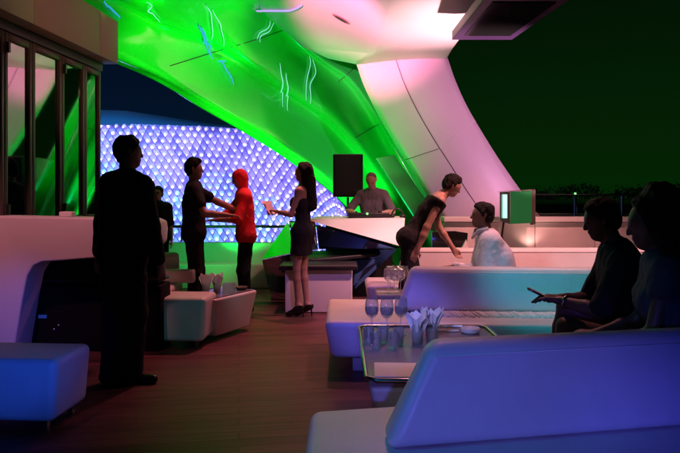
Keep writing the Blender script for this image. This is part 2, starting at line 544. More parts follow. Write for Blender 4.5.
def netp(u, rr, fwd=0.0):
    t = vtop(u)
    bot = 262.0
    v = t + (bot - t) * rr
    Y = 60 + ((u - 190) / 130.0) ** 2 * 5 - 4 * math.sin(math.pi * min(1, max(0, rr)) * 0.9)
    return P(u, v, Y - fwd)


hotel = thing('hotel_facade', (-12, 62, -24), 'distant hotel wing wrapped in a glowing violet and blue net of lights', 'hotel')
NR, NC, du = 21, 42, 7.5
pan, pan2, pan3, bars, nodes = MB(), MB(), MB(), MB(), []
for r in range(-1, NR):
    for c in range(NC):
        u = 52 + (c + (0.5 if r % 2 else 0.0)) * du + r * 0.9
        if u > 352:
            continue
        top, bot = (r / NR, (r + 2) / NR)
        ul, ur = u - du / 2, u + du / 2
        mid = (r + 1) / NR
        if bot > 1.02:
            continue
        k = .93
        cc = (u, mid)
        q = [netp(u + .9 * -1, mid + (top - mid) * k, -.35), netp(u + (ul - u) * k, mid, 0.05), netp(u + .9, mid + (bot - mid) * k, 0.5), netp(u + (ur - u) * k, mid, 0.05)]
        if r < 0:
            q[0] = netp(u, mid + .004, 0.0)
        if True:
            (pan3 if random.random() < .3 else pan2 if mid > .55 + .2 * math.sin(u * .035) + random.uniform(-.12, .12) else pan).add(q, [(0, 1, 2, 3)])
            nodes.append((u, bot - .35 / NR, netp(u + .6, bot - .5 / NR, 0.78)))
        for e in ((ul, mid), (ur, mid)):
            bars.tube([netp(e[0], e[1], 0.1), netp(u + .9, bot, 0.1)], 0.016, 4)
tag(pan.build('net_panels', 'net_panel', hotel), kind='stuff')
tag(pan3.build('net_panels', 'net_panel_dim', hotel), kind='stuff')
tag(pan2.build('net_panels', 'net_panel_blue', hotel), kind='stuff')
bars.build('net_lattice', 'net_bar', hotel)
led = MB().ball((0, 0, 0), 0.095, 6)
led_me = {}
halo = {k: MB() for k in ('led_violet', 'led_blue', 'led_cyan')}
rest = {k: MB() for k in ('led_violet', 'led_blue', 'led_cyan')}
cand = []
for (u, rr, p) in nodes:
    k = 'led_violet' if rr < .45 + .12 * math.sin(u * .05) else 'led_blue'
    if rr > .5 and random.random() < .25: k = 'led_cyan'
    if u < 128 and rr > .3: k = 'led_cyan' if random.random() < .5 else 'led_blue'
    if u > 270: k = 'led_violet'
    cand.append((u, rr, p, k, random.choice((1, 1.1, 1.3, .8, .6, .45))))
seen = [c for c in cand if 105 < c[0] < 335]
seen.sort(key=lambda c: c[1])
chosen = set(id(c) for c in seen[::max(1, len(seen) // 100)][:100])
for c in cand:
    u, rr, p, k, s_ = c
    halo[k].ball(p + Vector((random.uniform(-.08, .08), .22, .10 + random.uniform(-.05, .05))), 0.20 * (.6 + .4 * s_), 8)
    if id(c) in chosen:
        if k not in led_me:
            o = led.build('net_light', k, hotel, local=True, smooth=True)
            led_me[k] = o
            o.location = p - hotel.location
        else:
            o = led_me[k].copy()
            COL.objects.link(o)
            o.location = p - hotel.location
        o.scale = (s_, s_, s_)
    else:
        rest[k].ball(p, 0.085 * s_, 6)
for k, m in rest.items():
    tag(m.build('net_lights', k, hotel, smooth=True), kind='stuff')
M['halo_violet'] = mat('halo_violet', (0.5, 0.5, 0.6), emit=(0.42, 0.36, 1.0), estr=0.95)  # halo around each net light, put in as dim glowing balls
M['halo_blue'] = mat('halo_blue', (0.5, 0.5, 0.6), emit=(0.28, 0.46, 1.0), estr=0.95)
M['bulb_cyan'] = mat('bulb_cyan', (0.5, 0.5, 0.6), emit=(0.25, 0.72, 1.0), estr=0.95)
for k, m in halo.items():
    tag(m.build('net_halos', k.replace('led', 'bulb'), hotel, smooth=True), kind='stuff')
# solid body behind the net and the roof cap above it
rows = []
for rr in (0.0, 0.3, 0.7, 1.0, 1.6):
    rows.append([netp(u, rr, -1.4) for u in range(40, 361, 10)])
MB().grid(rows).build('wall', 'net_bar', hotel)
cap = []
for dv, dy in ((2.0, -0.8), (-4, -1.2), (-9, -2.5), (-13, -5)):
    cap.append([P(u, vtop(min(u, 215)) + dv * max(0.12, min(1, (235 - u) / 110)), 60 - dy) for u in range(30, 246, 6)])
MB().grid(cap).build('roof', 'hotel_roof', hotel, smooth=True)

# ------------------------------------------------------------------ the green-lit shell
Lc = [(-90, -16, 7.6), (20, 28, 8.5), (75, 46, 8.8), (118, 62, 9.1), (160, 80, 9.5), (200, 103, 9.9), (250, 130.5, 10.4), (290, 156, 10.9), (330, 186, 11.4), (350, 206, 11.7), (375, 236, 12.0), (400, 268, 12.3), (425, 300, 12.5)]
Uc = [(60, -260, 5.2), (120, -190, 5.8), (170, -135, 6.4), (215, -85, 7.0), (262, -40, 9.6), (300, 0, 11.6), (335, 38, 12.6), (366, 58, 12.8), (388, 95, 12.7), (410, 140, 12.6), (436, 190, 12.5), (462, 240, 12.5), (490, 300, 12.6)]


def smp(pts, s):
    """Catmull-Rom through world points."""
    n = len(pts) - 1
    x = min(max(s, 0), 1) * n
    i = min(int(x), n - 1)
    t = x - i
    p = [pts[max(0, i - 1)], pts[i], pts[i + 1], pts[min(n, i + 2)]]
    return 0.5 * ((2 * p[1]) + (p[2] - p[0]) * t + (2 * p[0] - 5 * p[1] + 4 * p[2] - p[3]) * t * t + (3 * p[1] - p[0] - 3 * p[2] + p[3]) * t ** 3)


LW, UW = [P(*p) for p in Lc], [P(*p) for p in Uc]


def fold(s, t):
    b = 0.55 * math.sin(math.pi * t) ** 0.8                       # hollow of the shell
    lip = -0.30 * math.exp(-((t - 0.10) / 0.07) ** 2)
    f = lip + 0.22 * math.exp(-((t - 0.24) / 0.06) ** 2) - 0.20 * math.exp(-((t - 0.40 - .05 * s) / 0.09) ** 2) \
        + 0.16 * math.exp(-((t - 0.60 - .06 * math.sin(s * 5)) / 0.07) ** 2) - .06 * math.exp(-((t - .78) / .06) ** 2)
    w_ = (t * 3.4 + .35 * s) % 1.0
    g = -0.30 * (w_ / .72 if w_ < .72 else (1 - w_) / .28)
    return b + (1.35 * f + g) * (0.60 + 0.40 * math.sin(s * 4 + 0.3))


def shell(s, t):
    a, b = smp(LW, s), smp(UW, s)
    p = a.lerp(b, t)
    return p + Vector((0.25, 0.85, 0.35)) * fold(s, t)


sh = thing('canopy_shell', (-0.5, 11, 0), 'huge glossy folded canopy shell flooded with green light', 'canopy')
SN, TN = 90, 56
rows = [[shell(i / SN, j / TN) for j in range(TN + 1)] for i in range(SN + 1)]
gm = MB().grid(rows)
shell_o = gm.build('skin', 'gloss_greenlit', sh, smooth=True, solid=-0.06)
bvh = BVHTree.FromPolygons(gm.v, gm.f)


def on_shell(u, v, lift=0.035):
    d = (P(u, v, 10) - Vector((0, 0, EYE))).normalized()
    h = bvh.ray_cast(Vector((0, 0, EYE)), d)
    if h[0] is None:
        return P(u, v, 10)
    n = h[1] if h[1].dot(d) < 0 else -h[1]
    return h[0] + n * lift


for j0, pts in ((0, [(170, 66), (215, 52), (262, 38), (300, 24)]), (1, [(338, 82), (348, 74), (358, 64)]), (2, [(352, 140), (372, 128), (380, 124)])):
    path = []
    for (u0, v0), (u1, v1) in zip(pts, pts[1:]):
        for k in range(6):
            path.append(on_shell(u0 + (u1 - u0) * k / 6, v0 + (v1 - v0) * k / 6, 0.0))
    MB().tube(path, 0.006, 5).build('panel_seam', 'seam', sh)
# short wavy reflections in the glossy shell, modelled as glowing tubes
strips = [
    ('cyan', 'pair of long thin cyan modelled reflection streaks high on the green shell', [[(205, 4), (210, 18), (211, 38)], [(211, 9), (218, 24), (220, 30), (223, 45)]]),
    ('cyan', 'short zigzag cyan modelled reflection streak nearest the beige fascia top', [[(146, 0), (152, 4), (148, 9), (154, 12), (160, 20)]]),
    ('blue', 'broad dull blue modelled reflection streak in the shell fold under the long pair', [[(197, 24), (203, 34), (206, 48), (211, 60)], [(200, 26), (207, 40), (210, 56)]]),
    ('blue', 'slanted blue modelled reflection streak forked at its top on the green shell', [[(217, 62), (224, 62)], [(219, 62), (226, 72), (233, 86)]]),
    ('cyan', 'small s-shaped cyan modelled reflection streak below the lilac strip', [[(269, 20), (266, 28), (257, 34), (256, 40)], [(272, 22), (269, 30), (260, 36), (258, 43)]]),
    ('cyan', 'tall double cyan modelled reflection streak above the dancers on the green shell', [[(278, 64), (281, 78), (282, 90), (281, 108)], [(284, 74), (287, 88), (286, 112)]]),
    ('cyan', 'double cyan modelled reflection streak closest to the white overhead block', [[(308, 57), (309, 68), (305, 82), (306, 100)], [(312, 60), (314, 74), (309, 88), (310, 103)]]),
    ('blue', 'curved blue modelled reflection streak running off the top left of the shell', [[(104, 1), (108, 8), (116, 15), (119, 20)]]),
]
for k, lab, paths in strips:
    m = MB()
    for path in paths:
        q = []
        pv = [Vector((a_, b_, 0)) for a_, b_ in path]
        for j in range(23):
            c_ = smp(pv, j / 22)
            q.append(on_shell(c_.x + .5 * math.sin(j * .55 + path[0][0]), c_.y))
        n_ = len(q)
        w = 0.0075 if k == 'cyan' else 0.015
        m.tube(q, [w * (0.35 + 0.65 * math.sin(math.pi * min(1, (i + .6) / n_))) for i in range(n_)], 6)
    tag(m.build('glow_strip', 'tube_' + k, smooth=True), lab, 'light strip', 'modelled reflections and light strip on the green shell')
# grey strut behind the DJ
MB().prism([P(376, 158, 11.25), P(394, 155, 11.25), P(432, 208, 11.25), P(436, 232, 11.25), P(420, 226, 11.25)], (0, 0.12, 0)) \
    .build('strut', 'concrete', sh, bevel=0.02)

# ------------------------------------------------------------------ pink ribbon leg
RL = [(352, 52), (357, 66), (364, 86), (377, 113), (393, 141), (410, 167), (426, 194), (441, 217), (454, 243), (474, 275)]
RR = [(444, 46), (449, 62), (456, 82), (467, 106), (482, 132), (499, 159), (519, 188), (536, 211), (560, 240), (590, 275)]
rl = [P(u, v, 11.1 - .10 * i) for i, (u, v) in enumerate(RL)]
rr_ = [P(u, v, 10.9 - .10 * i) for i, (u, v) in enumerate(RR)]
rib = thing('canopy_ribbon', (2.2, 10.4, 0), 'pink lit curved panelled leg sweeping down to the right', 'structure')


def ribp(s, t, push=0.0):
    a, b = smp(rl, s), smp(rr_, s)
    return a.lerp(b, t) + Vector((0, 0.25 * math.sin(math.pi * t) * (-.6) - push, 0))


MB().grid([[ribp(i / 40, j / 12) for j in range(13)] for i in range(41)]).build('skin', 'white_pinklit', rib, smooth=True, solid=-0.12)
MB().tube([ribp(i / 40, .43, .002) for i in range(41)], 0.0055, 5).build('panel_seam', 'seam', rib)
MB().tube([ribp(.525 - .03 * i / 8, i / 8 * .43, .004) for i in range(9)], 0.005, 5).build('panel_seam', 'seam', rib)
MB().tube([ribp(.495 - .10 * i / 8, .43 + .57 * i / 8, .004) for i in range(9)], 0.006, 5).build('panel_seam', 'seam_pale', rib)

# ------------------------------------------------------------------ white overhead block
A, B = P(357, 65, 11.0), P(446, 62, 11.0)
C_, D = P(373, 53, 10.3), P(453, 50, 10.3)
E, G = P(395, -10, 7.9), P(494, -4, 7.9)
E2, G2 = P(404, -60, 7.0), P(535, -60, 7.0)
H1, H2, H3, H4, H5 = P(327, 59, 11.5), P(301, 47, 11.6), P(279, 28, 11.2), P(257, 6, 10.6), P(205, -50, 9.6)
up = Vector((0, 0, 1.2))
ob = thing('overhead_block', (0.8, 9.5, 3.4), 'white angular overhead block, its right side glaring bright', 'canopy')
vs = [A, B, C_, D, E, G, E2, G2, H1, H2, H3, H4, H5]
tops = [Vector((p.x, p.y + .25, max(p.z, 3.4) + 1.2)) for p in (A, B, D, G, G2, E2, H5, H4, H3, H2, H1)]
k0 = len(vs)
fs = [(0, 1, 3, 2), (2, 3, 5, 4), (4, 5, 7, 6),            # lower lip and bright underside
      (0, 2, 8), (2, 9, 8), (2, 4, 10, 9), (4, 11, 10), (4, 6, 12, 11)]   # left slope
loop = [0, 1, 3, 5, 7, 6, 12, 11, 10, 9, 8]
for i in range(len(loop)):
    j = (i + 1) % len(loop)
    fs.append((loop[j], loop[i], k0 + i, k0 + j))
fs.append(tuple(k0 + i for i in range(len(loop))))
bo = MB().add(vs + tops, fs).build('shell', 'white_pinklit', ob, bevel=0.05, seg=4)
bm_b = BVHTree.FromPolygons(vs + tops, fs)
d = (P(341, 19, 10) - cam.location).normalized()
h = bm_b.ray_cast(cam.location, d)
n_ = h[1] if h[1].dot(d) < 0 else -h[1]
q = n_.to_track_quat('Z', 'Y').to_matrix()


def on_block(u, v, lift=0.004):
    d_ = (P(u, v, 10) - cam.location).normalized()
    h_ = bm_b.ray_cast(cam.location, d_)
    if h_[0] is None:
        return None
    n2 = h_[1] if h_[1].dot(d_) < 0 else -h_[1]
    return h_[0] + n2 * lift


ha, hb = on_block(332.5, 14), on_block(350, 24)
ax1 = (hb - ha) / 2
ax2 = n_.cross(ax1).normalized() * 0.062
hc = (ha + hb) / 2
for nm, k_, lf, mt_ in (('downlight_rim', 1.0, .003, mat('hole_rim', (.42, .16, .15), .6)), ('downlight_hole', .72, .008, M['seam'])):
    MB().add([hc + n_ * lf + (ax1 * math.cos(t) + ax2 * math.sin(t)) * k_ for t in [2 * math.pi * i / 24 for i in range(24)]], [tuple(range(24))]).build(nm, mt_, ob)
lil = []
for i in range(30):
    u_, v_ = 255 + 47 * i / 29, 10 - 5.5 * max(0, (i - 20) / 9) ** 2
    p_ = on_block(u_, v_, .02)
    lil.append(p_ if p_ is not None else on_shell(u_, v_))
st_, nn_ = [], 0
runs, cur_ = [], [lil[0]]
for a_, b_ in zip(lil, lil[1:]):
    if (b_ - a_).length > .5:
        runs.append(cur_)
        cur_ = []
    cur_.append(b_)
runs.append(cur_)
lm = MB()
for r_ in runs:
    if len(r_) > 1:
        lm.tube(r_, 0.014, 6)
tag(lm.build('glow_strip', 'tube_lilac', smooth=True), 'long flat lilac light strip between green shell and white block', 'light strip', 'modelled reflections and light strip on the green shell')

# dark panel hanging at the top right
dp = thing('overhead_canopy', P(510, 10, 8), 'dark flat overhead panel with a purple rim beside the white block', 'canopy')
pz = lambda u, v: P(u, v, 0.0)


def on_z(u, v, z):
    Y = (z - EYE) * F / (HZ - v)
    return P(u, v, Y)


zc = 3.45
p4 = [on_z(452, 40, zc), on_z(512, 40, zc), on_z(578, -6, zc), on_z(488, -6, zc)]
MB().prism(p4, (0, 0, 0.12)).build('rim', mat('purple_rim', (0.035, 0.012, 0.06), 0.4), dp, bevel=0.01)
c = sum(p4, Vector()) / 4
inn = [c + (p - c) * 0.74 - Vector((0, 0, .006)) for p in p4]
MB().prism(inn, (0, 0, -0.004)).build('dark_face', 'black_gloss', dp)

# ------------------------------------------------------------------ parapet, railing, low wall
pp = thing('parapet', (-2.4, 10, 0), 'low pale parapet glowing green below the net of lights', 'parapet')
MB().box((-2.9, 10.1, 0.325), (4.4, 0.18, 0.65)).build('wall', 'concrete', pp, bevel=0.01)
MB().box((-2.9, 9.75, 0.18), (4.4, 0.5, 0.36)).build('ledge', 'concrete', pp, bevel=0.02)
rail = thing('railing', (-2.4, 10.3, 0.6), 'thin black metal railing above the green parapet', 'railing')
MB().tube([(-5, 10.1, 0.90), (-0.3, 10.1, 0.90)], 0.022, 8).build('handrail', 'dark_metal', rail, smooth=True)
for x in (-4.6, -3.55, -2.5, -1.45, -0.4):
    MB().tube([(x, 10.1, 0.66), (x, 10.1, 0.88)], 0.013, 6).build('post', 'dark_metal', rail)

lw = thing('bar_wall', (4, 9.2, 0), 'low pale stone panelled wall lit salmon pink behind the sofas', 'wall')
m = MB()
m.box((1.72, 9.3, 0.76), (0.44, 0.2, 0.48))
m.box((1.72, 9.3, 0.258), (0.44, 0.2, 0.512))
for i in range(6):
    x0 = 1.95 + i * 0.86
    m.box((x0 + .426, 9.3, 0.76), (0.852, 0.2, 0.48))
    m.box((x0 + .426, 9.3, 0.258), (0.852, 0.2, 0.512))
m.build('panel', 'stone', lw, bevel=0.006, seg=2)
MB().box((4.34, 9.27, 1.045), (5.72, 0.34, 0.07)).build('coping', 'white_paint', lw, bevel=0.01)
MB().box((4.34, 8.75, 0.28), (5.72, 0.7, 0.56)).build('ledge', 'white_paint', lw, bevel=0.03)
for i, x in enumerate((2.72, 5.0)):
    up_ = thing('uplight', (x, 9.08, 0.56), ('small recessed uplight glowing at the foot of the pink wall left of the seated pair' if i == 0 else 'small uplight at the wall foot hidden behind the seated pair'), 'lamp', 'uplights along the pink wall')
    MB().lathe([(0.05, 0), (0.05, 0.03), (0.04, 0.035)], (x, 9.08, 0.562)).build('housing', 'dark_metal', up_)
    MB().lathe([(0.034, 0), (0.034, 0.004)], (x, 9.08, 0.598)).build('lens', 'uplight', up_)
    spot('uplight_lamp', (x, 9.06, 0.62), (x, 9.2, 1.1), (1, 0.5, 0.42), 5, 120, 0.8, 0.03)

# balustrade with glass behind the low wall, plants beyond it
bl = thing('glass_balustrade', (5, 10.2, 0), 'dark glass balustrade with thin posts behind the pink wall', 'railing')
MB().tube([(2.9, 10.2, 1.40), (8.5, 10.2, 1.40)], 0.018, 8).build('handrail', 'dark_metal', bl, smooth=True)
for i in range(8):
    x = 3.0 + i * .75
    MB().box((x, 10.2, 0.695), (0.03, 0.05, 1.38)).build('post', 'dark_metal', bl)
    if i < 7:
        MB().box((x + .375, 10.2, 0.72), (0.70, 0.012, 1.2)).build('pane', 'pane', bl)
tag(MB().box((3.72, 10.12, 1.42), (0.03, 0.03, 0.03)).build('indicator_light', 'dot_green', bevel=0.008), 'tiny green indicator light on the dark balustrade', 'lamp')


def shrub(x, y, hgt, wid, seed, lab):
    rnd = random.Random(seed)
    t = thing('shrub', (x, y, 0), lab, 'shrub', 'shrubs behind the glass balustrade')
    m = MB()
    for k in range(5):
        m.tube([(x, y, 0.3), (x + rnd.uniform(-.3, .3) * wid, y + rnd.uniform(-.2, .2), hgt * .75)], [.02, .006], 5)
    m.build('stem', 'bark', t)
    m = MB()
    for k in range(2600):
        a, b = rnd.uniform(0, 6.28), rnd.random() ** .5
        zz = rnd.uniform(.35, 1)
        rad = wid * .5 * b * math.sqrt(max(0.05, 1 - ((zz - .6) / .45) ** 2))
        c = Vector((x + rad * math.cos(a), y + rad * math.sin(a) * .7, zz * hgt + rnd.gauss(0, .04)))
        e = Euler((rnd.uniform(-1, 1), rnd.uniform(-1, 1), rnd.uniform(0, 6.3))).to_matrix()
        s_ = rnd.uniform(.022, .05)
        m.add([c + e @ Vector(p) for p in ((-s_, 0, 0), (0, -s_ * .35, .01), (s_, 0, -.01), (0, s_ * .35, .01))], [(0, 1, 2, 3)])
    m.build('foliage', 'foliage', t)


for i, (x, y, hh, ww, lab) in enumerate(((3.35, 10.9, 1.47, 1.0, 'dark low shrub just right of the green lit box, behind glass'),
                                         (4.15, 11.1, 1.55, 1.3, 'dark rounded shrub behind glass between green box and seated man'),
                                         (5.0, 11.0, 1.50, 1.1, 'dark shrub behind glass over the seated man'),
                                         (6.0, 11.2, 1.56, 1.3, 'dark shrub behind glass at the right edge'))):
    shrub(x, y, hh, ww, 20 + i, lab)


# ------------------------------------------------------------------ sofas
def sofa(loc, slope, x0, x1, yf, yb, fin, ztop, lab, seat_z=0.42, kick=0.12, quilt=False, grp='white lounge sofas'):
    """Long slab seat with an upright backrest fin. Local x along the sofa. fin = (left bottom x, left top x, right x, y front, y back)."""
    t = thing('lounge_sofa', loc, lab, 'sofa', grp)
    k = lambda x, y, z: Vector((loc[0] + x, loc[1] + y + slope * x, loc[2] + z))
    MB().hexa([k(x0 + .05, yf + .10, kick), k(x1 - .05, yf + .10, kick), k(x1 - .05, yb - .10, kick), k(x0 + .05, yb - .10, kick)],
              [k(x0, yf, seat_z), k(x1, yf, seat_z), k(x1, yb, seat_z), k(x0, yb, seat_z)]).build('seat', 'leather', t, bevel=0.055, seg=6)
    fl, ft, fr2, fa, fb = fin
    bk = MB().hexa([k(fl, fa, seat_z + .004), k(fr2, fa, seat_z + .004), k(fr2, fb, seat_z + .004), k(fl, fb, seat_z + .004)],
                   [k(ft, fa + .05, ztop), k(fr2, fa + .05, ztop), k(fr2, fb - .03, ztop), k(ft, fb - .03, ztop)]).build('backrest', 'leather', t, bevel=0.05, seg=6)
    zt = ztop - .045
    MB().tube([k(ft + .03 - (ztop - zt) * .3, fa + .043, zt), k(fr2 - .05, fa + .043, zt)], 0.005, 6).build('piping', 'leather', bk, smooth=True)
    n = max(2, int((x1 - x0) / 1.3))
    for i in range(n):
        x = x0 + .28 + (x1 - x0 - .56) * i / (n - 1)
        MB().hexa([k(x - .06, yf + .22, .001), k(x + .06, yf + .22, .001), k(x + .06, yb - .22, .001), k(x - .06, yb - .22, .001)],
                  [k(x - .06, yf + .2, kick + .02), k(x + .06, yf + .2, kick + .02), k(x + .06, yb - .2, kick + .02), k(x - .06, yb - .2, kick + .02)]).build('leg', 'leather_low', t)
    return t


s2 = sofa((0.35, 2.52, 0), 0.20, -0.49, 2.3, -0.62, 0.40, (-0.19, -0.005, 2.3, -0.16, 0.06), 0.80, 'white leather sofa nearest the camera, its long backrest lit violet blue')
s1 = sofa((0.6, 5.2, 0), -0.06, -0.72, 2.6, -0.44, 0.70, (-0.13, -0.01, 2.6, 0.0, 0.2), 0.785, 'white leather sofa with teal lit backrest behind the wine glass tray table')
# wrinkled cushion line at the foot of the teal backrest
m = MB()
for i in range(60):
    x = 0.75 + i * 0.026
    a = 0.010 * math.sin(i * 1.7) + .006 * math.sin(i * .61)
    y = 5.2 - .06 * (x - .6)
    m.tube([(x, y - .015, .425), (x + .022 + a, y - .08, .432), (x + .05 + a, y - .20, .424)], [.010, .016 + abs(a) * .4, .008], 6)
m.build('seat_pleats', 'leather', s1, smooth=True)
s3 = sofa((0.5, 7.15, 0), 0.0, -0.22, 3.2, -0.35, 0.40, (0.13, 0.22, 3.2, -0.02, 0.16), 0.79, 'white leather sofa lit salmon pink behind the seated man in white')
s4 = sofa((-2.2, 7.05, 0), 0.0, -0.9, 0.44, -0.85, 0.20, (-0.9, -0.9, 0.40, 0.0, 0.17), 0.745, 'pinkish low sofa behind the standing man in black, under the net')
MB().box((-2.2, 6.98, .50), (1.24, .10, .15)).build('cushion', 'leather', s4, bevel=0.03, seg=4)


def pouf(loc, size, rz, lab, taper=.94):
    t = thing('ottoman', loc, lab, 'ottoman', 'cube ottomans')
    t.rotation_euler = (0, 0, rz)
    w, d_, h_ = size
    MB().box((0, 0, .06 + (h_ - .06) / 2), (w, d_, h_ - .06), 0, taper).build('cushion', 'leather', t, bevel=0.045, seg=6, local=True)
    for sx_ in (-1, 1):
        for sy_ in (-1, 1):
            MB().box((sx_ * (w / 2 - .1), sy_ * (d_ / 2 - .08), .032), (.03, .03, .062)).build('leg', 'steel', t, local=True)
    return t


pouf((-2.03, 3.90, 0), (0.86, 0.46, 0.425), R(-4), 'large white ottoman lit deep blue in the left foreground')
pouf((-1.58, 5.95, 0), (0.78, 0.46, 0.455), R(-2), 'white ottoman with a teal lit corner beside the standing man in black')
pouf((1.62, 3.62, 0), (0.6, 0.55, 0.44), R(10), 'white cube ottoman under the seated man with a phone')

# ------------------------------------------------------------------ white C-shaped booth wall on the left
bw = thing('booth_wall', (-2.5, 5.7, 0), 'white sculpted booth wall with a rounded dark opening on the left', 'booth')
outer = [P(-70, 216, 5.3), P(0, 216, 5.3), P(150, 219, 5.3), P(157, 222, 5.3), P(158, 230, 5.3), P(157, 243, 5.3), P(151, 249, 5.3)]
inner = [P(110, 257, 5.3), P(60, 261, 5.3), P(42, 262, 5.3), P(33, 266, 5.3), P(27, 276, 5.3), P(22, 300, 5.3), P(12, 361.2, 5.3), P(-70, 361.2, 5.3)]
MB().prism(outer + inner, (0.0, 0.32, 0)).build('shell', 'white_paint', bw, bevel=0.018, seg=4)
cb = thing('sound_cabinet', (-2.3, 5.7, 0), 'black cabinet with a glossy shelf inside the white booth opening', 'cabinet')
MB().box((-2.2, 5.79, 0.29), (1.25, 0.34, 0.58)).build('body', 'void_black', cb, bevel=0.02)
MB().box((-2.27, 5.95, 0.60), (1.2, 0.03, 1.0)).build('back_board', 'void_black', cb)
MB().box((-2.17, 5.80, 0.615), (1.16, 0.34, 0.025)).build('shelf', 'black_gloss', cb, bevel=0.01)
MB().box((-2.61, 5.615, 0.31), (0.07, 0.008, 0.03)).build('display', 'display_blue', cb)
for x, z in ((-2.51, .20), (-2.47, .235)):
    MB().ball((x, 5.617, z), 0.007, 6).build('indicator', 'paper', cb)
tag(MB().box((-2.32, 5.45, 1.213), (0.11, 0.1, 0.045)).build('napkin_box', 'paper', bevel=0.012), 'small white napkin box on top of the booth wall', 'box')


# ------------------------------------------------------------------ tables, glasses, napkins
def wine_glass(loc, lab, grp, k=1.0, drink=False):
    t = thing('wine_glass', loc, lab, 'wine glass', grp)
    MB().lathe([(0.020, 0.118), (0.036, 0.135), (0.043, 0.16), (0.042, 0.19), (0.036, 0.235), (0.0345, 0.235), (0.0405, 0.19), (0.0415, 0.16), (0.034, 0.137), (0.004, 0.122)], n=18).build('bowl', 'glass', t, smooth=True, local=True)
    MB().lathe([(0.034, 0.0), (0.034, 0.002), (0.008, 0.006), (0.0045, 0.02), (0.0042, 0.10), (0.012, 0.119)], n=14).build('stem', 'glass', t, smooth=True, local=True)
    if drink:
        MB().lathe([(0.004, 0.1235), (0.033, 0.139), (0.0405, 0.160), (0.0398, 0.176), (0.002, 0.1765)], n=18).build('drink', 'wine', t, smooth=True, local=True)
    t.scale = (k, k, k)
    return t


def tumbler_mb(r=.036, h_=.10):
    return MB().lathe([(r * .8, 0.0), (r, h_), (r - .003, h_), (r * .8 - .003, .008)], n=18)


def napkin_fan(loc, lab, grp):
    t = thing('napkin_holder', loc, lab, 'napkin holder', grp)
    tumbler_mb(.040, .11).build('cup', 'frost', t, smooth=True, local=True)
    m = MB()
    rnd = random.Random(int(loc[0] * 1000))
    for i in range(9):
        a = 2 * math.pi * i / 9 + rnd.uniform(-.2, .2)
        e = Matrix.Rotation(a, 3, 'Z')
        r1, hh, w = rnd.uniform(.045, .07), rnd.uniform(.17, .215), rnd.uniform(.030, .042)
        m.add([e @ Vector(p) for p in ((.004, -.010, .012), (.004, .010, .012), (r1, w, hh - .03), (r1 + .012, 0, hh), (r1, -w, hh - .035), (.03, 0, .10))],
              [(0, 5, 4), (4, 5, 3), (3, 5, 2), (2, 5, 1), (0, 1, 5)])
    m.build('napkin', 'paper', t, local=True, solid=0.0015)
    return t


TZ = 0.465
tt = thing('tray_table', (0.55, 3.78, 0), 'low dark tray table with steel rim holding wine glasses between the sofas', 'table')
x0, x1, y0, y1 = 0.13, 1.00, 3.10, 4.42
MB().hexa([(x0 + .1, y0 + .12, .05), (x1 - .1, y0 + .12, .05), (x1 - .1, y1 - .12, .05), (x0 + .1, y1 - .12, .05)],
          [(x0 + .01, y0 + .01, TZ - .035), (x1 - .01, y0 + .01, TZ - .035), (x1 - .01, y1 - .01, TZ - .035), (x0 + .01, y1 - .01, TZ - .035)]).build('base', 'white_paint', tt, bevel=0.03, seg=4)
MB().box(((x0 + x1) / 2, (y0 + y1) / 2, TZ - .017), (x1 - x0 - .02, y1 - y0 - .02, .026)).build('top', 'tray', tt)
MB().tube([(x0 + .05, y0, TZ), (x1 - .05, y0, TZ), (x1, y0 + .05, TZ), (x1, y1 - .05, TZ), (x1 - .05, y1, TZ), (x0 + .05, y1, TZ), (x0, y1 - .05, TZ), (x0, y0 + .05, TZ)], 0.013, 8, True).build('rim', 'steel', tt, smooth=True)
zt = TZ - .003
for x, y, lab in ((.205, 4.12, 'leftmost of the three tall wine glasses on the dark tray table'), (.30, 4.10, 'middle of the three tall wine glasses on the dark tray table'),
                  (.395, 4.14, 'tall wine glass beside the napkin holders on the dark tray table')):
    wine_glass((x, y, zt), lab, 'wine glasses on the tray table', 1.04, True)
tproto = None
for x, y, lab in ((.175, 3.90, 'short tumbler at the left rim of the dark tray table'), (.265, 3.92, 'short tumbler second from the left rim of the tray table'), (.355, 3.88, 'short tumbler third from the left rim of the tray table'),
                  (.21, 3.76, 'short tumbler nearest the white napkin, left'), (.315, 3.77, 'short tumbler nearest the white napkin, right'), (.56, 3.86, 'short tumbler in front of the napkin holders')):
    if tproto is None:
        tproto = tumbler_mb()
        tproto = MB().add(tproto.v, tproto.f).build('tumbler', 'cut_glass')
        o = tproto
    else:
        o = tproto.copy()
        COL.objects.link(o)
    o.location = (x, y, zt)
    tag(o, lab, 'tumbler', 'tumblers on the tray table')
napkin_fan((.475, 3.93, zt), 'frosted napkin cup next to the tall wine glasses, pale folded napkins', 'napkin holders on the tray table')
napkin_fan((.575, 4.03, zt), 'napkin cup fanned out blue lit, right of the frosted one', 'napkin holders on the tray table')
m = MB()
m.box((.295, 3.27, TZ + .004), (.24, .27, .012), R(-3))
nk = m.build('folded_napkin', 'paper', bevel=0.003)
tag(nk, 'folded white napkin on the near left corner of the tray table', 'napkin')
ash = MB().lathe([(.055, 0), (.062, .012), (.062, .034), (.054, .034), (.048, .014), (.002, .012)], n=22).build('ashtray', 'white_paint', smooth=True)
ash.location = (.86, 4.22, zt)
tag(ash, 'round white ashtray on the far right of the tray table', 'ashtray')
tag(MB().tube([(.64, 4.24, TZ + .005), (.79, 4.25, TZ + .005)], .006, 6).build('pen', 'paper'), 'thin white pen lying left of the round ashtray', 'pen')

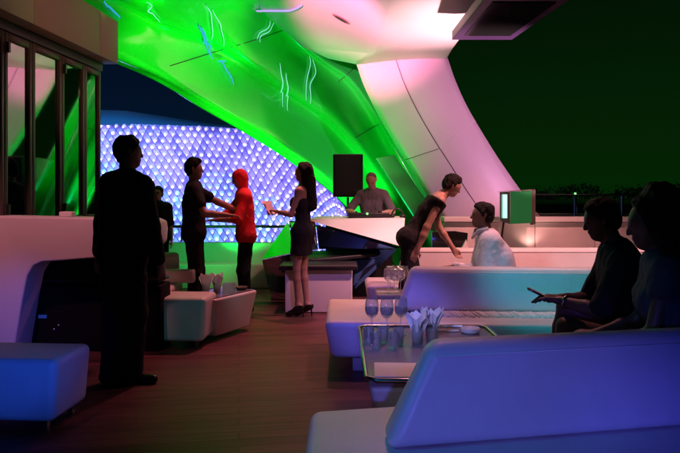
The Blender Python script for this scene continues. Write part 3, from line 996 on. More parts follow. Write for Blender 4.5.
t2 = thing('side_table', (0.85, 6.28, 0), 'low white table holding small glasses behind the teal sofa', 'table')
MB().box((0.85, 6.26, .42), (1.0, .5, .04)).build('top', 'tray', t2, bevel=.008)
MB().box((0.85, 6.26, .20), (.8, .36, .398), 0, .8).build('base', 'white_paint', t2, bevel=.02)
for i, (x, y, lab) in enumerate(((.46, 6.12, 'leftmost small glass in the front row behind the teal sofa'), (.52, 6.10, 'small glass in the front row closest to the teal backrest end'), (.58, 6.14, 'small glass in the front row half hidden by the teal backrest'),
                                 (.50, 6.36, 'small glass at the back left behind the teal sofa, by the bending person'), (.57, 6.40, 'small glass in the back row under the bending person'), (.64, 6.36, 'small glass in the back row against the bending person trousers'))):
    wine_glass((x, y, .441), lab, 'glasses behind the teal sofa', 1.0)

# tub table on the left
tb = thing('tub_table', (-1.15, 6.35, 0), 'white tapered tub table with napkins on the left beside the ottoman', 'table')
a0, b0, dirn = Vector((-1.17, 5.98, 0)), Vector((-0.85, 6.62, 0)), None
wv = Vector((-0.89, 0.45, 0)) * 0.46
z1 = .40
pi_ = lambda p, z: Vector((p.x, p.y, z))
ctr = (a0 + b0 + wv) / 2
bt = [ctr + (p - ctr) * .78 for p in (a0, b0, b0 + wv, a0 + wv)]
MB().hexa([pi_(p, .03) for p in bt], [pi_(p, z1) for p in (a0, b0, b0 + wv, a0 + wv)]).build('base', 'white_paint', tb, bevel=.025, seg=4)
tp = [ctr + (p - ctr) * .9 for p in (a0, b0, b0 + wv, a0 + wv)]
MB().prism([pi_(p, z1 + .002) for p in tp], (0, 0, .006)).build('tray', 'tray', tb)
napkin_fan(tuple(P(206, 298, 6.25).xy) + (z1 + .009,), 'left napkin cup of the pair on the white tub table', 'napkin cups on the tub table')
napkin_fan(tuple(P(217, 297, 6.33).xy) + (z1 + .009,), 'right napkin cup of the pair on the white tub table', 'napkin cups on the tub table')
cx, cy = P(229, 297, 6.40).xy
gb = MB()
for dx in (-.055, .055):
    gb.box((cx + dx, cy, z1 + .009 + .045), (.006, .09, .09))
for dy in (-.048, .048):
    gb.box((cx, cy + dy, z1 + .009 + .045), (.104, .006, .09))
tag(gb.build('glass_box', 'frost'), 'square frosted glass box right of the napkin cups', 'box')
cx, cy = P(241, 292, 6.58).xy
tag(MB().lathe([(.04, 0), (.07, .03), (.064, .03), (.036, .008)], n=20).build('snack_bowl', 'frame', smooth=True), 'shallow brown bowl at the far end of the tub table', 'bowl')
bpy.data.objects['snack_bowl'].location = (cx, cy, z1 + .009)

# ------------------------------------------------------------------ dance floor bench
bn = thing('bench', (-0.25, 7.75, 0), 'lilac lit white block bench with a thin black top behind the woman', 'bench')
b0_ = 7.52
MB().prism([P(285, 0, b0_).xy.to_3d() * 1 + Vector((0, 0, .004)), P(352, 0, b0_).xy.to_3d() + Vector((0, 0, .004)), P(352, 0, b0_).xy.to_3d() + Vector((0, .42, .004)), P(285, 0, b0_).xy.to_3d() + Vector((0, .42, .004))], (0, 0, .50)).build('base', 'white_paint', bn, bevel=.01)
MB().box((P(318.5, 0, b0_).x, b0_ + .2, .535), (.92, .54, .055)).build('top', 'black', bn, bevel=.012)
b2 = thing('bench', (0.05, 8.35, 0), 'black wedge topped bench behind the lilac one, pointing right', 'bench')
MB().prism([P(300, 259, 8.1), P(316, 259, 8.1), P(377, 253, 8.4), P(376, 252, 8.7), P(345, 250.5, 8.8), P(300, 250.5, 8.8)], (0, 0, -.05)).build('top', 'black', b2, bevel=.012)
MB().prism([Vector((-.38, 8.2, .004)), Vector((.16, 8.3, .004)), Vector((.16, 8.7, .004)), Vector((-.38, 8.7, .004))], (0, 0, .50)).build('base', 'white_paint', b2)

# ------------------------------------------------------------------ DJ booth
dj = thing('dj_booth', (0.2, 8.5, 0), 'white topped DJ booth with angular mirrored facets in front', 'DJ booth')
a, b, c_, d_ = P(309, 220, 8.35), P(405, 219, 8.35), P(400, 246, 8.15), P(318, 223, 8.3)
MB().prism([a, b, P(403, 247, 8.2), d_], (0, 0.04, 0)).build('front_panel', 'white_paint', dj, bevel=.006)
MB().prism([P(309, 219, 8.38), P(405, 218, 8.38), P(402, 216, 9.0) , P(318, 216, 9.0)], (0, 0, -.03)).build('top', 'white_paint', dj, bevel=.006)


def facet(name, m_, *pts):
    MB().prism(pts, (0.0, 0.02, 0)).build(name, m_, dj)


facet('mirror_facet', 'mirror_blue', P(316, 224.5, 8.3), P(401, 247.5, 8.2), P(396, 248.5, 8.2), P(319, 249, 8.35))
facet('mirror_facet', 'mirror', P(289, 221, 8.5), P(315, 221, 8.36), P(318, 249.5, 8.36), P(296, 252, 8.0))
facet('mirror_facet', 'mirror', P(288, 221.5, 8.5), P(295, 252, 8.0), P(262, 259, 8.05))
facet('mirror_facet', 'mirror', P(262, 260, 8.05), P(295, 253, 8.0), P(300, 302, 8.45), P(272, 304, 8.5))
facet('mirror_facet', 'mirror_blue', P(320, 250.5, 8.9), P(397, 249.5, 8.3), P(352, 292, 8.75), P(320, 296, 8.9))
MB().prism([Vector((-.2, 8.95, .004)), Vector((.72, 8.8, .004)), Vector((.72, 8.9, .004)), Vector((-.2, 9.05, .004))], (0, 0, 1.0)).build('back_panel', 'black', dj)
mixr = thing('dj_mixer', (.36, 8.62, 1.09), 'black DJ mixer with a green light on the white booth top', 'mixer')
zb = P(405, 218, 8.38).z + .004
MB().box((.38, 8.62, zb + .03), (.55, .3, .06)).build('body', 'black', mixr, bevel=.008)
for i, (x, y) in enumerate(((.22, 8.56), (.31, 8.6), (.52, 8.56), (.55, 8.64))):
    MB().lathe([(.016, 0), (.014, .02)], (x, y, zb + .061), 10).build('knob', 'dark_metal', mixr)
MB().ball((.36, 8.462, zb + .05), .016, 8).build('light', 'dot_green', mixr)
hp = thing('headphones', (.76, 8.5, zb), 'black headphones standing on the right end of the DJ booth', 'headphones')
MB().tube([(.76 + .07 * math.cos(t), 8.5, zb + .03 + .085 * max(0, math.sin(t)) + (.0 if math.sin(t) >= 0 else 0)) for t in [math.pi * i / 12 for i in range(13)]], .011, 7).build('headband', 'black', hp, smooth=True)
for sx_ in (-1, 1):
    MB().lathe([(.03, 0), (.04, .01), (.04, .03), (.02, .04)], (.76 + sx_ * .07, 8.5, zb), 14).build('ear_cup', 'black', hp, smooth=True)

sp = thing('loudspeaker', (P(347, 0, 9.5).x, 9.5, 1.38), 'black loudspeaker box on a pole above the DJ booth', 'loudspeaker')
q0, q1 = P(333, 197, 9.5), P(363, 154, 9.5)
MB().box(((q0.x + q1.x) / 2, 9.66, (q0.z + q1.z) / 2), (q1.x - q0.x, .36, q1.z - q0.z)).build('cabinet', 'black', sp, bevel=.02, seg=3)
MB().box(((q0.x + q1.x) / 2, 9.474, (q0.z + q1.z) / 2), (q1.x - q0.x - .06, .012, q1.z - q0.z - .06)).build('grille', mat('speaker_grille', (.022, .020, .022), .6, bump=(160, 1.0)), sp, bevel=.004)
MB().box((q1.x - .1, 9.465, q0.z + .1), (.05, .006, .035)).build('badge', 'steel', sp)
st = thing('speaker_stand', (P(348, 0, 9.6).x, 9.66, 0), 'thin black pole stand carrying the loudspeaker', 'stand')
sxp = (q0.x + q1.x) / 2
MB().tube([(sxp, 9.66, 0.02), (sxp, 9.66, q0.z - .002)], .018, 8).build('pole', 'black', st, smooth=True)
for k in range(3):
    t = 2.1 * k + .4
    MB().tube([(sxp, 9.66, .5), (sxp + .4 * math.cos(t), 9.66 + .4 * math.sin(t), .015)], .012, 6).build('leg', 'black', st)

# glass box on the low wall, its green reflection painted as glow
gl = thing('reflecting_glass_box', (P(516, 0, 8.9).x, 8.9, 1.05), 'glass box painted with a green reflection, with a pale vertical light tube at its left', 'display box')
g = lambda u, v, dy=0: P(u, v, 8.75) + Vector((0, dy, 0))
MB().prism([g(510.5, 191.5), g(532, 191), g(532, 223), g(510.5, 224)], (0, .02, 0)).build('screen', 'glass_reflecting_green', gl)  # glass panel carrying the painted green reflection
MB().prism([g(500, 192), g(510, 191.8), g(510, 224), g(500, 221)], (0, .02, 0)).build('side_panel', 'steel', gl)
MB().prism([g(532.3, 189.5), g(535.5, 190), g(535.5, 224), g(532.3, 225)], (0, .10, 0)).build('frame', 'frame', gl)
MB().prism([g(499, 191.7), g(535, 189.2), g(535, 190.4), g(499, 191.9)], (0, .10, 0)).build('frame', 'frame', gl)
MB().tube([g(504.5, 194.5, -.03), g(504.5, 218, -.03)], .030, 10).build('light_tube', 'tube_mint', gl, smooth=True)
MB().tube([g(505, 221, .06), g(503, 236, .06), g(505, 262, .06), g(505, 294, .06)], .015, 8).build('post', 'dark_metal', gl)

# dark angular panel and paper stand behind the waitress
ap = thing('angular_screen', (P(450, 0, 7.9).x, 7.9, 0), 'low dark glass screen panel behind the bending person', 'screen')
MB().prism([P(432, 232, 7.9), P(455, 231, 7.9), P(468, 233, 7.9), P(466, 255, 7.9), P(432, 255, 7.9)], (0, .03, 0)).build('panel', 'black_gloss', ap, bevel=.004)
MB().box((P(450, 0, 7.9).x, 7.93, .33), (.42, .06, .655)).build('base', 'black', ap)
cs = P(465, 250, 7.5)
MB().add([cs + Vector(p) for p in ((-.10, 0, -.12), (.07, 0, -.12), (.02, .02, .12), (-.10, .10, -.12), (.07, .10, -.12), (.02, .06, .12))],
         [(0, 1, 2), (3, 5, 4), (0, 2, 5, 3), (1, 4, 5, 2), (0, 3, 4, 1)]).build('menu_card', 'paper')
tag(bpy.data.objects['menu_card'], 'white triangular menu card left of the seated man in white', 'menu card')


# ------------------------------------------------------------------ people: one skin-tight surface per body grown from tapered limbs
def surface_nets(f, o, hs):
    ins = f < 0
    nx, ny, nz = (s - 1 for s in f.shape)
    cnt = np.zeros((nx, ny, nz), np.int8)
    cor = [(i, j, k) for i in (0, 1) for j in (0, 1) for k in (0, 1)]
    for i, j, k in cor:
        cnt += ins[i:nx + i, j:ny + j, k:nz + k]
    act = (cnt > 0) & (cnt < 8)
    ids = np.argwhere(act)
    if not len(ids):
        return np.zeros((0, 3)), np.zeros((0, 4), int)
    acc = np.zeros((len(ids), 3))
    num = np.zeros(len(ids))
    for a in range(8):
        for b in range(a + 1, 8):
            ca, cb = np.array(cor[a]), np.array(cor[b])
            if np.abs(ca - cb).sum() != 1:
                continue
            fa = f[tuple((ids + ca).T)]
            fb = f[tuple((ids + cb).T)]
            x = (fa < 0) != (fb < 0)
            t = np.where(x, fa / np.where(fa == fb, 1, fa - fb), 0)
            acc += x[:, None] * (ca + (cb - ca) * t[:, None])
            num += x
    V = o + (ids + acc / num[:, None]) * hs
    idx = -np.ones(act.shape, np.int64)
    idx[tuple(ids.T)] = np.arange(len(ids))
    Q = []
    for ax in range(3):
        b, c = (ax + 1) % 3, (ax + 2) % 3
        sl0 = [slice(1, -1)] * 3
        sl1 = [slice(1, -1)] * 3
        sl0[ax], sl1[ax] = slice(0, -1), slice(1, None)
        A_, B_ = ins[tuple(sl0)], ins[tuple(sl1)]
        e = np.argwhere(A_ != B_)
        if not len(e):
            continue
        pos = A_[tuple(e.T)]
        e = e.copy()
        e[:, b] += 1
        e[:, c] += 1
        def cell(db, dc):
            q_ = e.copy()
            q_[:, b] -= db
            q_[:, c] -= dc
            return idx[tuple(q_.T)]
        q_ = np.stack([cell(1, 1), cell(0, 1), cell(0, 0), cell(1, 0)], 1)
        q_[~pos] = q_[~pos][:, ::-1]
        Q.append(q_)
    return V, np.concatenate(Q)


def blob_mesh(prims, hs, cuts=(), rough=0.0, seed=0):
    """prims: (a, ra, b, rb, k[, squash]) tapered capsules joined smoothly; cuts: (point, normal) planes, the side along the normal is removed."""
    pts = np.array([list(p[0]) for p in prims] + [list(p[2]) for p in prims])
    rad = max(max(p[1], p[3]) for p in prims)
    lo, hi = pts.min(0) - rad - .05, pts.max(0) + rad + .05
    n = np.ceil((hi - lo) / hs).astype(int) + 2
    f = np.full(n, 1.0, np.float32)
    ax = [lo[i] + np.arange(n[i]) * hs for i in range(3)]
    for p in prims:
        a, ra, b, rb, k = np.array(list(p[0])), p[1], np.array(list(p[2])), p[3], p[4]
        m = max(ra, rb) + k + 3 * hs
        l = np.maximum(0, np.floor((np.minimum(a, b) - m - lo) / hs).astype(int))
        h_ = np.minimum(n, np.ceil((np.maximum(a, b) + m - lo) / hs).astype(int) + 1)
        X, Y, Z = np.meshgrid(*[ax[i][l[i]:h_[i]] for i in range(3)], indexing='ij', sparse=True)
        d = b - a
        dd = float(d @ d) + 1e-9
        t = np.clip(((X - a[0]) * d[0] + (Y - a[1]) * d[1] + (Z - a[2]) * d[2]) / dd, 0, 1)
        dist = np.sqrt((X - a[0] - t * d[0]) ** 2 + (Y - a[1] - t * d[1]) ** 2 + (Z - a[2] - t * d[2]) ** 2) - (ra + (rb - ra) * t)
        sl = tuple(slice(l[i], h_[i]) for i in range(3))
        g_ = f[sl]
        w = np.maximum(k - np.abs(g_ - dist), 0) / k
        f[sl] = np.minimum(g_, dist) - w * w * k * .25
    X, Y, Z = np.meshgrid(*ax, indexing='ij', sparse=True)
    if rough:
        f += rough * (np.sin(X * 61 + seed) * np.sin(Y * 57 + 1.3 * seed) * np.sin(Z * 43) + .6 * np.sin(X * 113 + Z * 37) * np.sin(Y * 97 + seed + Z * 21))
    for c_, nn in cuts:
        f = np.maximum(f, ((X - c_[0]) * nn[0] + (Y - c_[1]) * nn[1] + (Z - c_[2]) * nn[2]).astype(np.float32))
    f[0], f[-1], f[:, 0], f[:, -1], f[:, :, 0], f[:, :, -1] = [1.0] * 6
    return surface_nets(f, lo, hs)


def net_obj(name, VQ, m, parent):
    V, Q = VQ
    me = bpy.data.meshes.new(name)
    me.from_pydata(V.tolist(), [], Q.tolist())
    me.materials.append(M[m] if isinstance(m, str) else m)
    me.polygons.foreach_set('use_smooth', [True] * len(me.polygons))
    o = bpy.data.objects.new(name, me)
    COL.objects.link(o)
    o.parent = parent
    md = o.modifiers.new('smooth', 'SMOOTH')
    md.factor, md.iterations = 0.5, 2
    return o


V3 = Vector


def bend(a, b, l1, l2, hint):
    """Middle joint between a and b for limb lengths l1, l2, bulging toward hint."""
    d = b - a
    L = d.length
    L2 = min(L, (l1 + l2) * .999)
    b2 = a + d * (L2 / L)
    x = (l1 * l1 - l2 * l2 + L2 * L2) / (2 * L2)
    hgt = math.sqrt(max(0, l1 * l1 - x * x))
    u = (b2 - a).normalized()
    hv = (hint - u * hint.dot(u)).normalized()
    return a + u * x + hv * hgt, b2


def person(loc, facing, label, H=1.76, pelvis=None, lean=(0, 0, 0), neck_lean=(0, 0, 0), head_yaw=0, head_pitch=0,
           hands=None, feet=None, elbow=None, knee=None, hand_dir=None, curl=None, hs=.010, skin='skin', female=False, heel=0.0,
           clothes=(), hair='short', shoulders=None, twist=0, group=None, foot_yaw=(0, 0), shrug=0, girth=1.0, head_k=.90):
    s = H / 1.76
    t = thing('person', loc, label, 'person', group)
    t.rotation_euler = (0, 0, facing)
    pel = V3(pelvis) if pelvis else V3((0, 0, .948 * s + heel))
    lean, neck_lean = V3(lean), V3(neck_lean)
    fem = .86 if female else 1.0
    g_ = girth
    tw = Matrix.Rotation(twist, 3, 'Z')
    chest = pel + V3((0, 0, .34 * s)) + lean * .62
    spine_top = pel + (V3((0, 0, .52 * s)) + lean).normalized() * .52 * s
    chest = pel.lerp(spine_top, .64) + V3((0, .0, 0))
    waist = pel.lerp(spine_top, .32)
    upv = (spine_top - pel).normalized()
    right = tw @ V3((1, 0, 0))
    right = (right - upv * right.dot(upv)).normalized()
    fw = upv.cross(right)
    if fw.y < 0 and abs(twist) < 1.5: fw = -fw
    neck = spine_top + upv * .03 * s
    hd = neck + (upv * .6 + V3((0, 0, .4)) + neck_lean).normalized() * .165 * s
    sw = .165 * s * fem * (1 + .05 * (g_ - 1))
    sh_ = [spine_top - right * sw - upv * (.035 - shrug) * s, spine_top + right * sw - upv * (.035 - shrug) * s]
    hp_ = [pel + V3((-.085 * s, 0, -.02)), pel + V3((.085 * s, 0, -.02))]
    # hands / arms
    if hands is None:
        hands = [sh_[0] + V3((-.07, .06, -.55 * s)), sh_[1] + V3((.07, .06, -.55 * s))]
    hands = [V3(x) if x is not None else sh_[i] + V3(((-.07, .07)[i], .06, -.55 * s)) for i, x in enumerate(hands)]
    elbow = elbow or [V3((-.5, -.8, -.3)), V3((.5, -.8, -.3))]
    arms = []
    for i in (0, 1):
        e, w_ = bend(sh_[i], hands[i], .295 * s, .255 * s, V3(elbow[i]))
        arms.append((sh_[i], e, w_))
    if feet is None:
        feet = [V3((-.10, 0, .085 * s + heel)), V3((.10, 0, .085 * s + heel))]
    feet = [V3(x) for x in feet]
    knee = knee or [V3((-.1, 1, 0)), V3((.1, 1, 0))]
    legs = []
    for i in (0, 1):
        ll = .43 * s
        dl = (hp_[i] - feet[i]).length
        if dl > .8 * 2 * ll: ll = dl / 2 * 1.003
        k_, a_ = bend(hp_[i], feet[i], ll, ll, V3(knee[i]))
        legs.append((hp_[i], k_, a_))
    hr = Matrix.Rotation(head_yaw, 3, 'Z') @ Matrix.Rotation(head_pitch, 3, 'X')
    hk = s * head_k
    hh = lambda x, y, z: hd + hr @ V3((x * hk, y * hk, z * hk))
    pr = []
    add_ = lambda a, ra, b, rb, k=.03: pr.append((a, ra * s, b, rb * s, k * s))
    wd = 1.0 if not female else .9
    add_(pel - right * .07 * s, .105 * wd * g_, pel + right * .07 * s, .105 * wd * g_, .04)
    add_(waist - right * .055 * s * g_, .092 * wd * fem * g_, waist + right * .055 * s * g_, .092 * wd * fem * g_, .06)
    add_(chest - right * .075 * s * g_, .105 * wd * g_, chest + right * .075 * s * g_, .105 * wd * g_, .07)
    up2 = spine_top - upv * .06 * s
    add_(up2 - right * .09 * s, .078 * wd, up2 + right * .09 * s, .078 * wd, .06)
    add_(sh_[0], .054 * fem, spine_top, .058, .04)
    add_(sh_[1], .054 * fem, spine_top, .058, .04)
    if female:
        for sx_ in (-1, 1):
            c_ = chest + right * sx_ * .07 * s + fw * .07 * s + upv * .02
            add_(c_, .055, c_ - upv * .02, .058, .03)
    torso_n = len(pr)
    add_(neck - upv * .04 * s, .056 * fem, hh(0, -.01, -.06), .052 * fem, .03)
    neck_n = len(pr)
    addh = lambda a, ra, b, rb, k=.03: pr.append((a, ra * hk, b, rb * hk, k * hk))
    addh(hh(0, -.018, .035), .082, hh(0, .012, .03), .080, .02)
    addh(hh(0, .03, -.01), .068, hh(0, .035, -.05), .056, .03)
    addh(hh(0, .055, -.085), .032, hh(0, .06, -.088), .030, .035)
    addh(hh(0, .090, .012), .010, hh(0, .110, -.028), .014, .014)         # nose
    addh(hh(-.03, .083, .028), .012, hh(.03, .083, .028), .012, .014)     # brow
    addh(hh(-.016, .094, -.058), .008, hh(.016, .094, -.058), .008, .010)  # lips
    for sx_ in (-1, 1):
        addh(hh(sx_ * .078, -.01, .015), .016, hh(sx_ * .076, 0, -.022), .011, .008)   # ears
    head_n = len(pr)
    arm_pr = []
    for i in (0, 1):
        a, e, w_ = arms[i]
        add_(a, .047 * fem * g_, e, .037 * fem, .03)
        add_(e, .038 * fem, e.lerp(w_, .35), .038 * fem, .02)
        add_(e.lerp(w_, .35), .038 * fem, w_, .026 * fem, .02)
        # hand: palm, four bent fingers, thumb from the side of the palm
        fd = (V3(hand_dir[i]) if hand_dir and hand_dir[i] is not None else (w_ - e)).normalized()
        side = fd.cross(V3((0, 0, 1)))
        if side.length < .3: side = V3((0, 1, 0)).cross(fd)
        side.normalize()
        pn = side.cross(fd).normalized()
        if pn.z > 0 and abs(fd.z) < .8: pn = -pn
        if abs(fd.z) >= .8:
            pn = V3(((1, 0, 0) if i == 0 else (-1, 0, 0)))
            side = V3((0, 1, 0))
        ths = side if (abs(fd.z) >= .8) else side * (1 if i == 0 else -1)
        cv = curl[i] if curl else .5
        wp = w_ + fd * .075 * s
        for q_ in (-.026, -.009, .009, .026):
            add_(w_ + side * q_ * .5 * s, .017 * fem, wp + side * q_ * s, .0125 * fem, .010)
        for n__, (q_, L_) in enumerate(((-.030, .060), (-.010, .076), (.010, .080), (.030, .070))):
            if ths.dot(side) < 0: pass
            p0 = wp + side * q_ * s
            d1 = (fd + pn * .35 * cv + side * q_ * 2.5).normalized()
            d2 = (fd * (1 - cv * .5) + pn * cv * 1.2).normalized()
            p1 = p0 + d1 * L_ * .52 * s
            p2 = p1 + d2 * L_ * .48 * s
            add_(p0, .0098 * fem, p1, .0090 * fem, .005)
            add_(p1, .0090 * fem, p2, .0078 * fem, .004)
        tb0 = w_ + fd * .022 * s + ths * .022 * s
        tb1 = tb0 + (fd * .7 + ths * .8 + pn * .3).normalized() * .04 * s
        tb2 = tb1 + (fd + ths * .1 + pn * .35).normalized() * .034 * s
        add_(tb0, .015, tb1, .0115, .008)
        add_(tb1, .0112, tb2, .0090, .005)
    leg_pr = []
    toes = []
    for i in (0, 1):
        a, k_, an = legs[i]
        add_(a, .082 * g_, k_, .054 * (.86 if female else 1), .04)
        lf = .84 if female else 1.0
        add_(k_, .052 * lf, k_.lerp(an, .3), .054 * lf, .02)
        add_(k_.lerp(an, .3), .054 * lf, an, .037 * lf, .02)
        fy = Matrix.Rotation(foot_yaw[i], 3, 'Z')
        toe = an + fy @ V3((0, .155 * s, -.055 * s - heel))
        hl = an + fy @ V3((0, -.045 * s, -.045 * s))
        if heel:
            toe = an + fy @ V3((0, .125 * s, -.058 * s - heel))
        add_(hl, .034, an + V3((0, 0, -.01)), .036, .02)
        add_(hl, .032, toe, .026, .02)
        toes.append((hl, toe, an, fy))
    body = net_obj('body', blob_mesh(pr, hs), skin, t)
    for sx_ in (-1, 1):
        MB().ball(hh(sx_ * .031, .086, .006), .0115 * hk, 8).build('eye', 'eye', t, local=True, smooth=True)
    # clothing shells over the same skeleton
    for c_ in clothes:
        kind, mt = c_[0], c_[1]
        op = c_[2] if len(c_) > 2 else {}
        q = []
        cut = []
        if kind == 'shirt':
            inf = op.get('inflate', .014)
            for (a, ra, b, rb, k) in pr[:torso_n]:
                q.append((a, ra + inf, b, rb + inf, k + .02))
            q.append((pel - right * .075 * s, .105 * s * wd * g_ + inf, pel + right * .075 * s - V3((0, 0, 0)), .105 * s * wd * g_ + inf, .05))
            if not op.get('tank') and not female:
                for sx_ in (-1, 1):
                    q.append((chest + right * sx_ * .075 * s * g_, .098 * s * g_ + inf, pel + right * sx_ * .07 * s * g_, .100 * s * g_ + inf, .05))
            sl = op.get('sleeve', .3)
            for i in (0, 1):
                a, e, w_ = arms[i]
                if sl <= 0: continue
                if sl <= 1:
                    q.append((a, .050 * s * g_ + inf, a.lerp(e, sl), .047 * s + inf + .004, .03))
                else:
                    q.append((a, .050 * s * g_ + inf, e, .042 * s + inf, .03))
                    q.append((e, .042 * s + inf, e.lerp(w_, sl - 1), .032 * s + inf, .02))
            cut.append((pel - upv * op.get('hem', .10) * s, -upv))
            if op.get('tank'):
                cut.append((neck - upv * .055 * s, (upv)))
        elif kind == 'trousers':
            inf = op.get('inflate', .013)
            q.append((pel - right * .07 * s, .107 * s * wd * g_ + inf, pel + right * .07 * s, .107 * s * wd * g_ + inf, .04))
            for i in (0, 1):
                a, k_, an = legs[i]
                q.append((a, .085 * s * g_ + inf, k_, .060 * s + inf, .04))
                q.append((k_, .060 * s + inf, an + (an - k_).normalized() * .01, .050 * s + inf, .03))
            cut.append((pel + upv * .085 * s, upv))
        elif kind == 'dress':
            inf = .012
            for (a, ra, b, rb, k) in pr[:3]:
                q.append((a, ra + inf, b, rb + inf, k + .02))
            for (a, ra, b, rb, k) in pr[6:torso_n]:
                q.append((a, ra + inf, b, rb + inf, k))
            for i in (0, 1):
                a, k_, an = legs[i]
                q.append((a, .092 * s + inf, a.lerp(k_, op.get('len', .62)), .088 * s + inf, .09))
            cut.append((chest + upv * .085 * s, upv))
            kz = legs[0][0].lerp(legs[0][1], op.get('len', .62))
            cut.append((kz, (legs[0][1] - legs[0][0]).normalized()))
        elif kind == 'shoes':
            for i in (0, 1):
                hl, toe, an, fy = toes[i]
                bm_ = []
                bm_.append((hl, .040 * s, toe, .034 * s, .02))
                bm_.append((hl + V3((0, 0, .02)), .040 * s, hl.lerp(toe, .35) + V3((0, 0, .012)), .036 * s, .02))
                cc = [(an + V3((0, 0, .0 if not heel else -.015)), V3((0, 0, 1))), (V3((0, 0, .004)), V3((0, 0, -1)))]
                o_ = net_obj('shoe', blob_mesh(bm_, min(hs, .009), cc), mt, t)
                if heel:
                    hb = hl + fy @ V3((0, -.012, -.01))
                    MB().tube([hb, V3((hb.x, hb.y, .004)) + fy @ V3((0, -.008, 0))], [.012, .006], 8).build('heel', mt, o_, local=True, smooth=True)
            continue
        net_obj(kind if kind != 'shirt' else op.get('name', 'shirt'), blob_mesh(q, min(hs, .011), cut, op.get('rough', .0035), seed=int(loc[0] * 10)), mt, t)
    if hair:
        q = []
        dn = hr @ V3((0, .55, -.83))
        if hair in ('short', 'bun', 'quiff'):
            q += [(hh(0, -.026, .044), .092 * hk, hh(0, .010, .054), .086 * hk, .02), (hh(0, -.055, -.01), .060 * hk, hh(0, -.05, -.045), .042 * hk, .03)]
            if hair == 'bun': q.append((hh(0, -.11, .06), .038 * hk, hh(0, -.125, .065), .034 * hk, .015))
            if hair == 'quiff': q.append((hh(0, -.02, .11), .05 * hk, hh(0, .06, .105), .034 * hk, .04))
            cut = [(hh(0, .046, .030), hr @ V3((0, .80, -.60)))]
            for sx_ in (-1, 1):
                q.append((hh(sx_ * .074, .012, .03), .016 * hk, hh(sx_ * .075, .014, -.012), .010 * hk, .012))
            q.append((hh(-.045, -.05, -.03), .038 * hk, hh(.045, -.05, -.03), .038 * hk, .03))
            net_obj('hair', blob_mesh(q, .008, cut, .006, seed=3), 'hair', t)
        elif hair == 'long':
            q += [(hh(0, -.03, .048), .097 * hk, hh(0, .004, .052), .088 * hk, .02)]
            cut = [(hh(0, .042, .015), hr @ V3((0, .975, -.22)))]
            k_ = spine_top - upv * .21 * s - fw * .105
            q.append((hh(0, -.055, .0), .092 * hk, hh(0, -.075, -.12), .088 * hk, .03))
            q.append((hh(0, -.075, -.12), .092 * hk, k_, .075 * hk, .03))
            q.append((hh(-.06, -.03, .0), .045 * hk, hh(-.07, -.05, -.15), .036 * hk, .03))
            q.append((hh(.06, -.03, .0), .045 * hk, hh(.07, -.05, -.15), .036 * hk, .03))
            net_obj('hair', blob_mesh(q, .010, cut, .006, seed=5), 'hair', t)
        elif hair == 'big':
            q += [(hh(0, -.040, .060), .135 * hk, hh(0, .0, .055), .094 * hk, .03)]
            cut = [(hh(0, .045, .03), hr @ V3((0, .97, -.24)))]
            k_ = spine_top - upv * .24 * s - fw * .12
            q.append((hh(0, -.06, .0), .125 * hk, hh(0, -.09, -.14), .12 * hk, .04))
            q.append((hh(0, -.09, -.14), .12 * hk, k_, .085 * hk, .04))
            for sx_ in (-1, 1):
                q.append((hh(sx_ * .075, -.03, .0), .055 * hk, hh(sx_ * .10, -.03, -.20), .045 * hk, .03))
            net_obj('hair', blob_mesh(q, .010, cut, .008, seed=9), 'hair', t)
        elif hair == 'stubble':
            q += [(hh(0, -.022, .036), .0835 * hk, hh(0, .0, .036), .080 * hk, .02)]
            cut = [(hh(0, .02, .03), hr @ V3((0, .55, -.83)))]
            net_obj('hair', blob_mesh(q, .009, cut), mat('stubble', (.10, .06, .045), .7), t)
        elif hair == 'hood':
            q += [(hh(0, -.026, .03), .098 * hk, hh(0, .006, .03), .092 * hk, .02), (hh(0, -.03, -.03), .08 * hk, neck, .07 * hk, .03)]
            cut = [(hh(0, .062, .0), hr @ V3((0, .97, -.2)))]
            net_obj('hood', blob_mesh(q, .010, cut, .004), 'red_cloth', t)
        if hair == 'short' and H < 0: pass
    return t, hh, arms


def loc_at(u, Y, z=0.0):
    return (P(u, 0, Y).x, Y, z)


BLACKS = lambda **k: (('shirt', 'black_cloth', dict(sleeve=k.get('sleeve', .75), hem=k.get('hem', .13))), ('trousers', 'black_cloth'), ('shoes', 'shoe'))
# tall man in black at the left, seen from behind
person(loc_at(122, 4.66), R(-28), 'tall man in black standing with his back turned in the left foreground', H=1.78,
       hands=[(-.27, .02, .86), (.27, .10, .86)], head_yaw=R(-30), feet=[(-.075, -.03, .087), (.065, .03, .087)], lean=(.05, 0, 0), foot_yaw=(R(-45), R(-60)),
       clothes=(('shirt', 'black_cloth', dict(sleeve=1.9, hem=.16, inflate=.02)), ('trousers', 'black_cloth', dict(inflate=.028)), ('shoes', 'shoe')), hs=.010, girth=.98, skin='skin_dark')
# man in black by the net reaching to the right
person(loc_at(194, 7.25), R(-82), 'man in a black shirt before the net, reaching right towards the red top', H=1.77,
       hands=[(-.10, .50, 1.20), (.16, .38, 1.16)], elbow=[(-.3, -.5, -1), (.5, -.5, -1)], clothes=BLACKS(sleeve=.6), hair='quiff',
       feet=[(-.09, .02, .087), (.09, -.02, .087)], hs=.010)
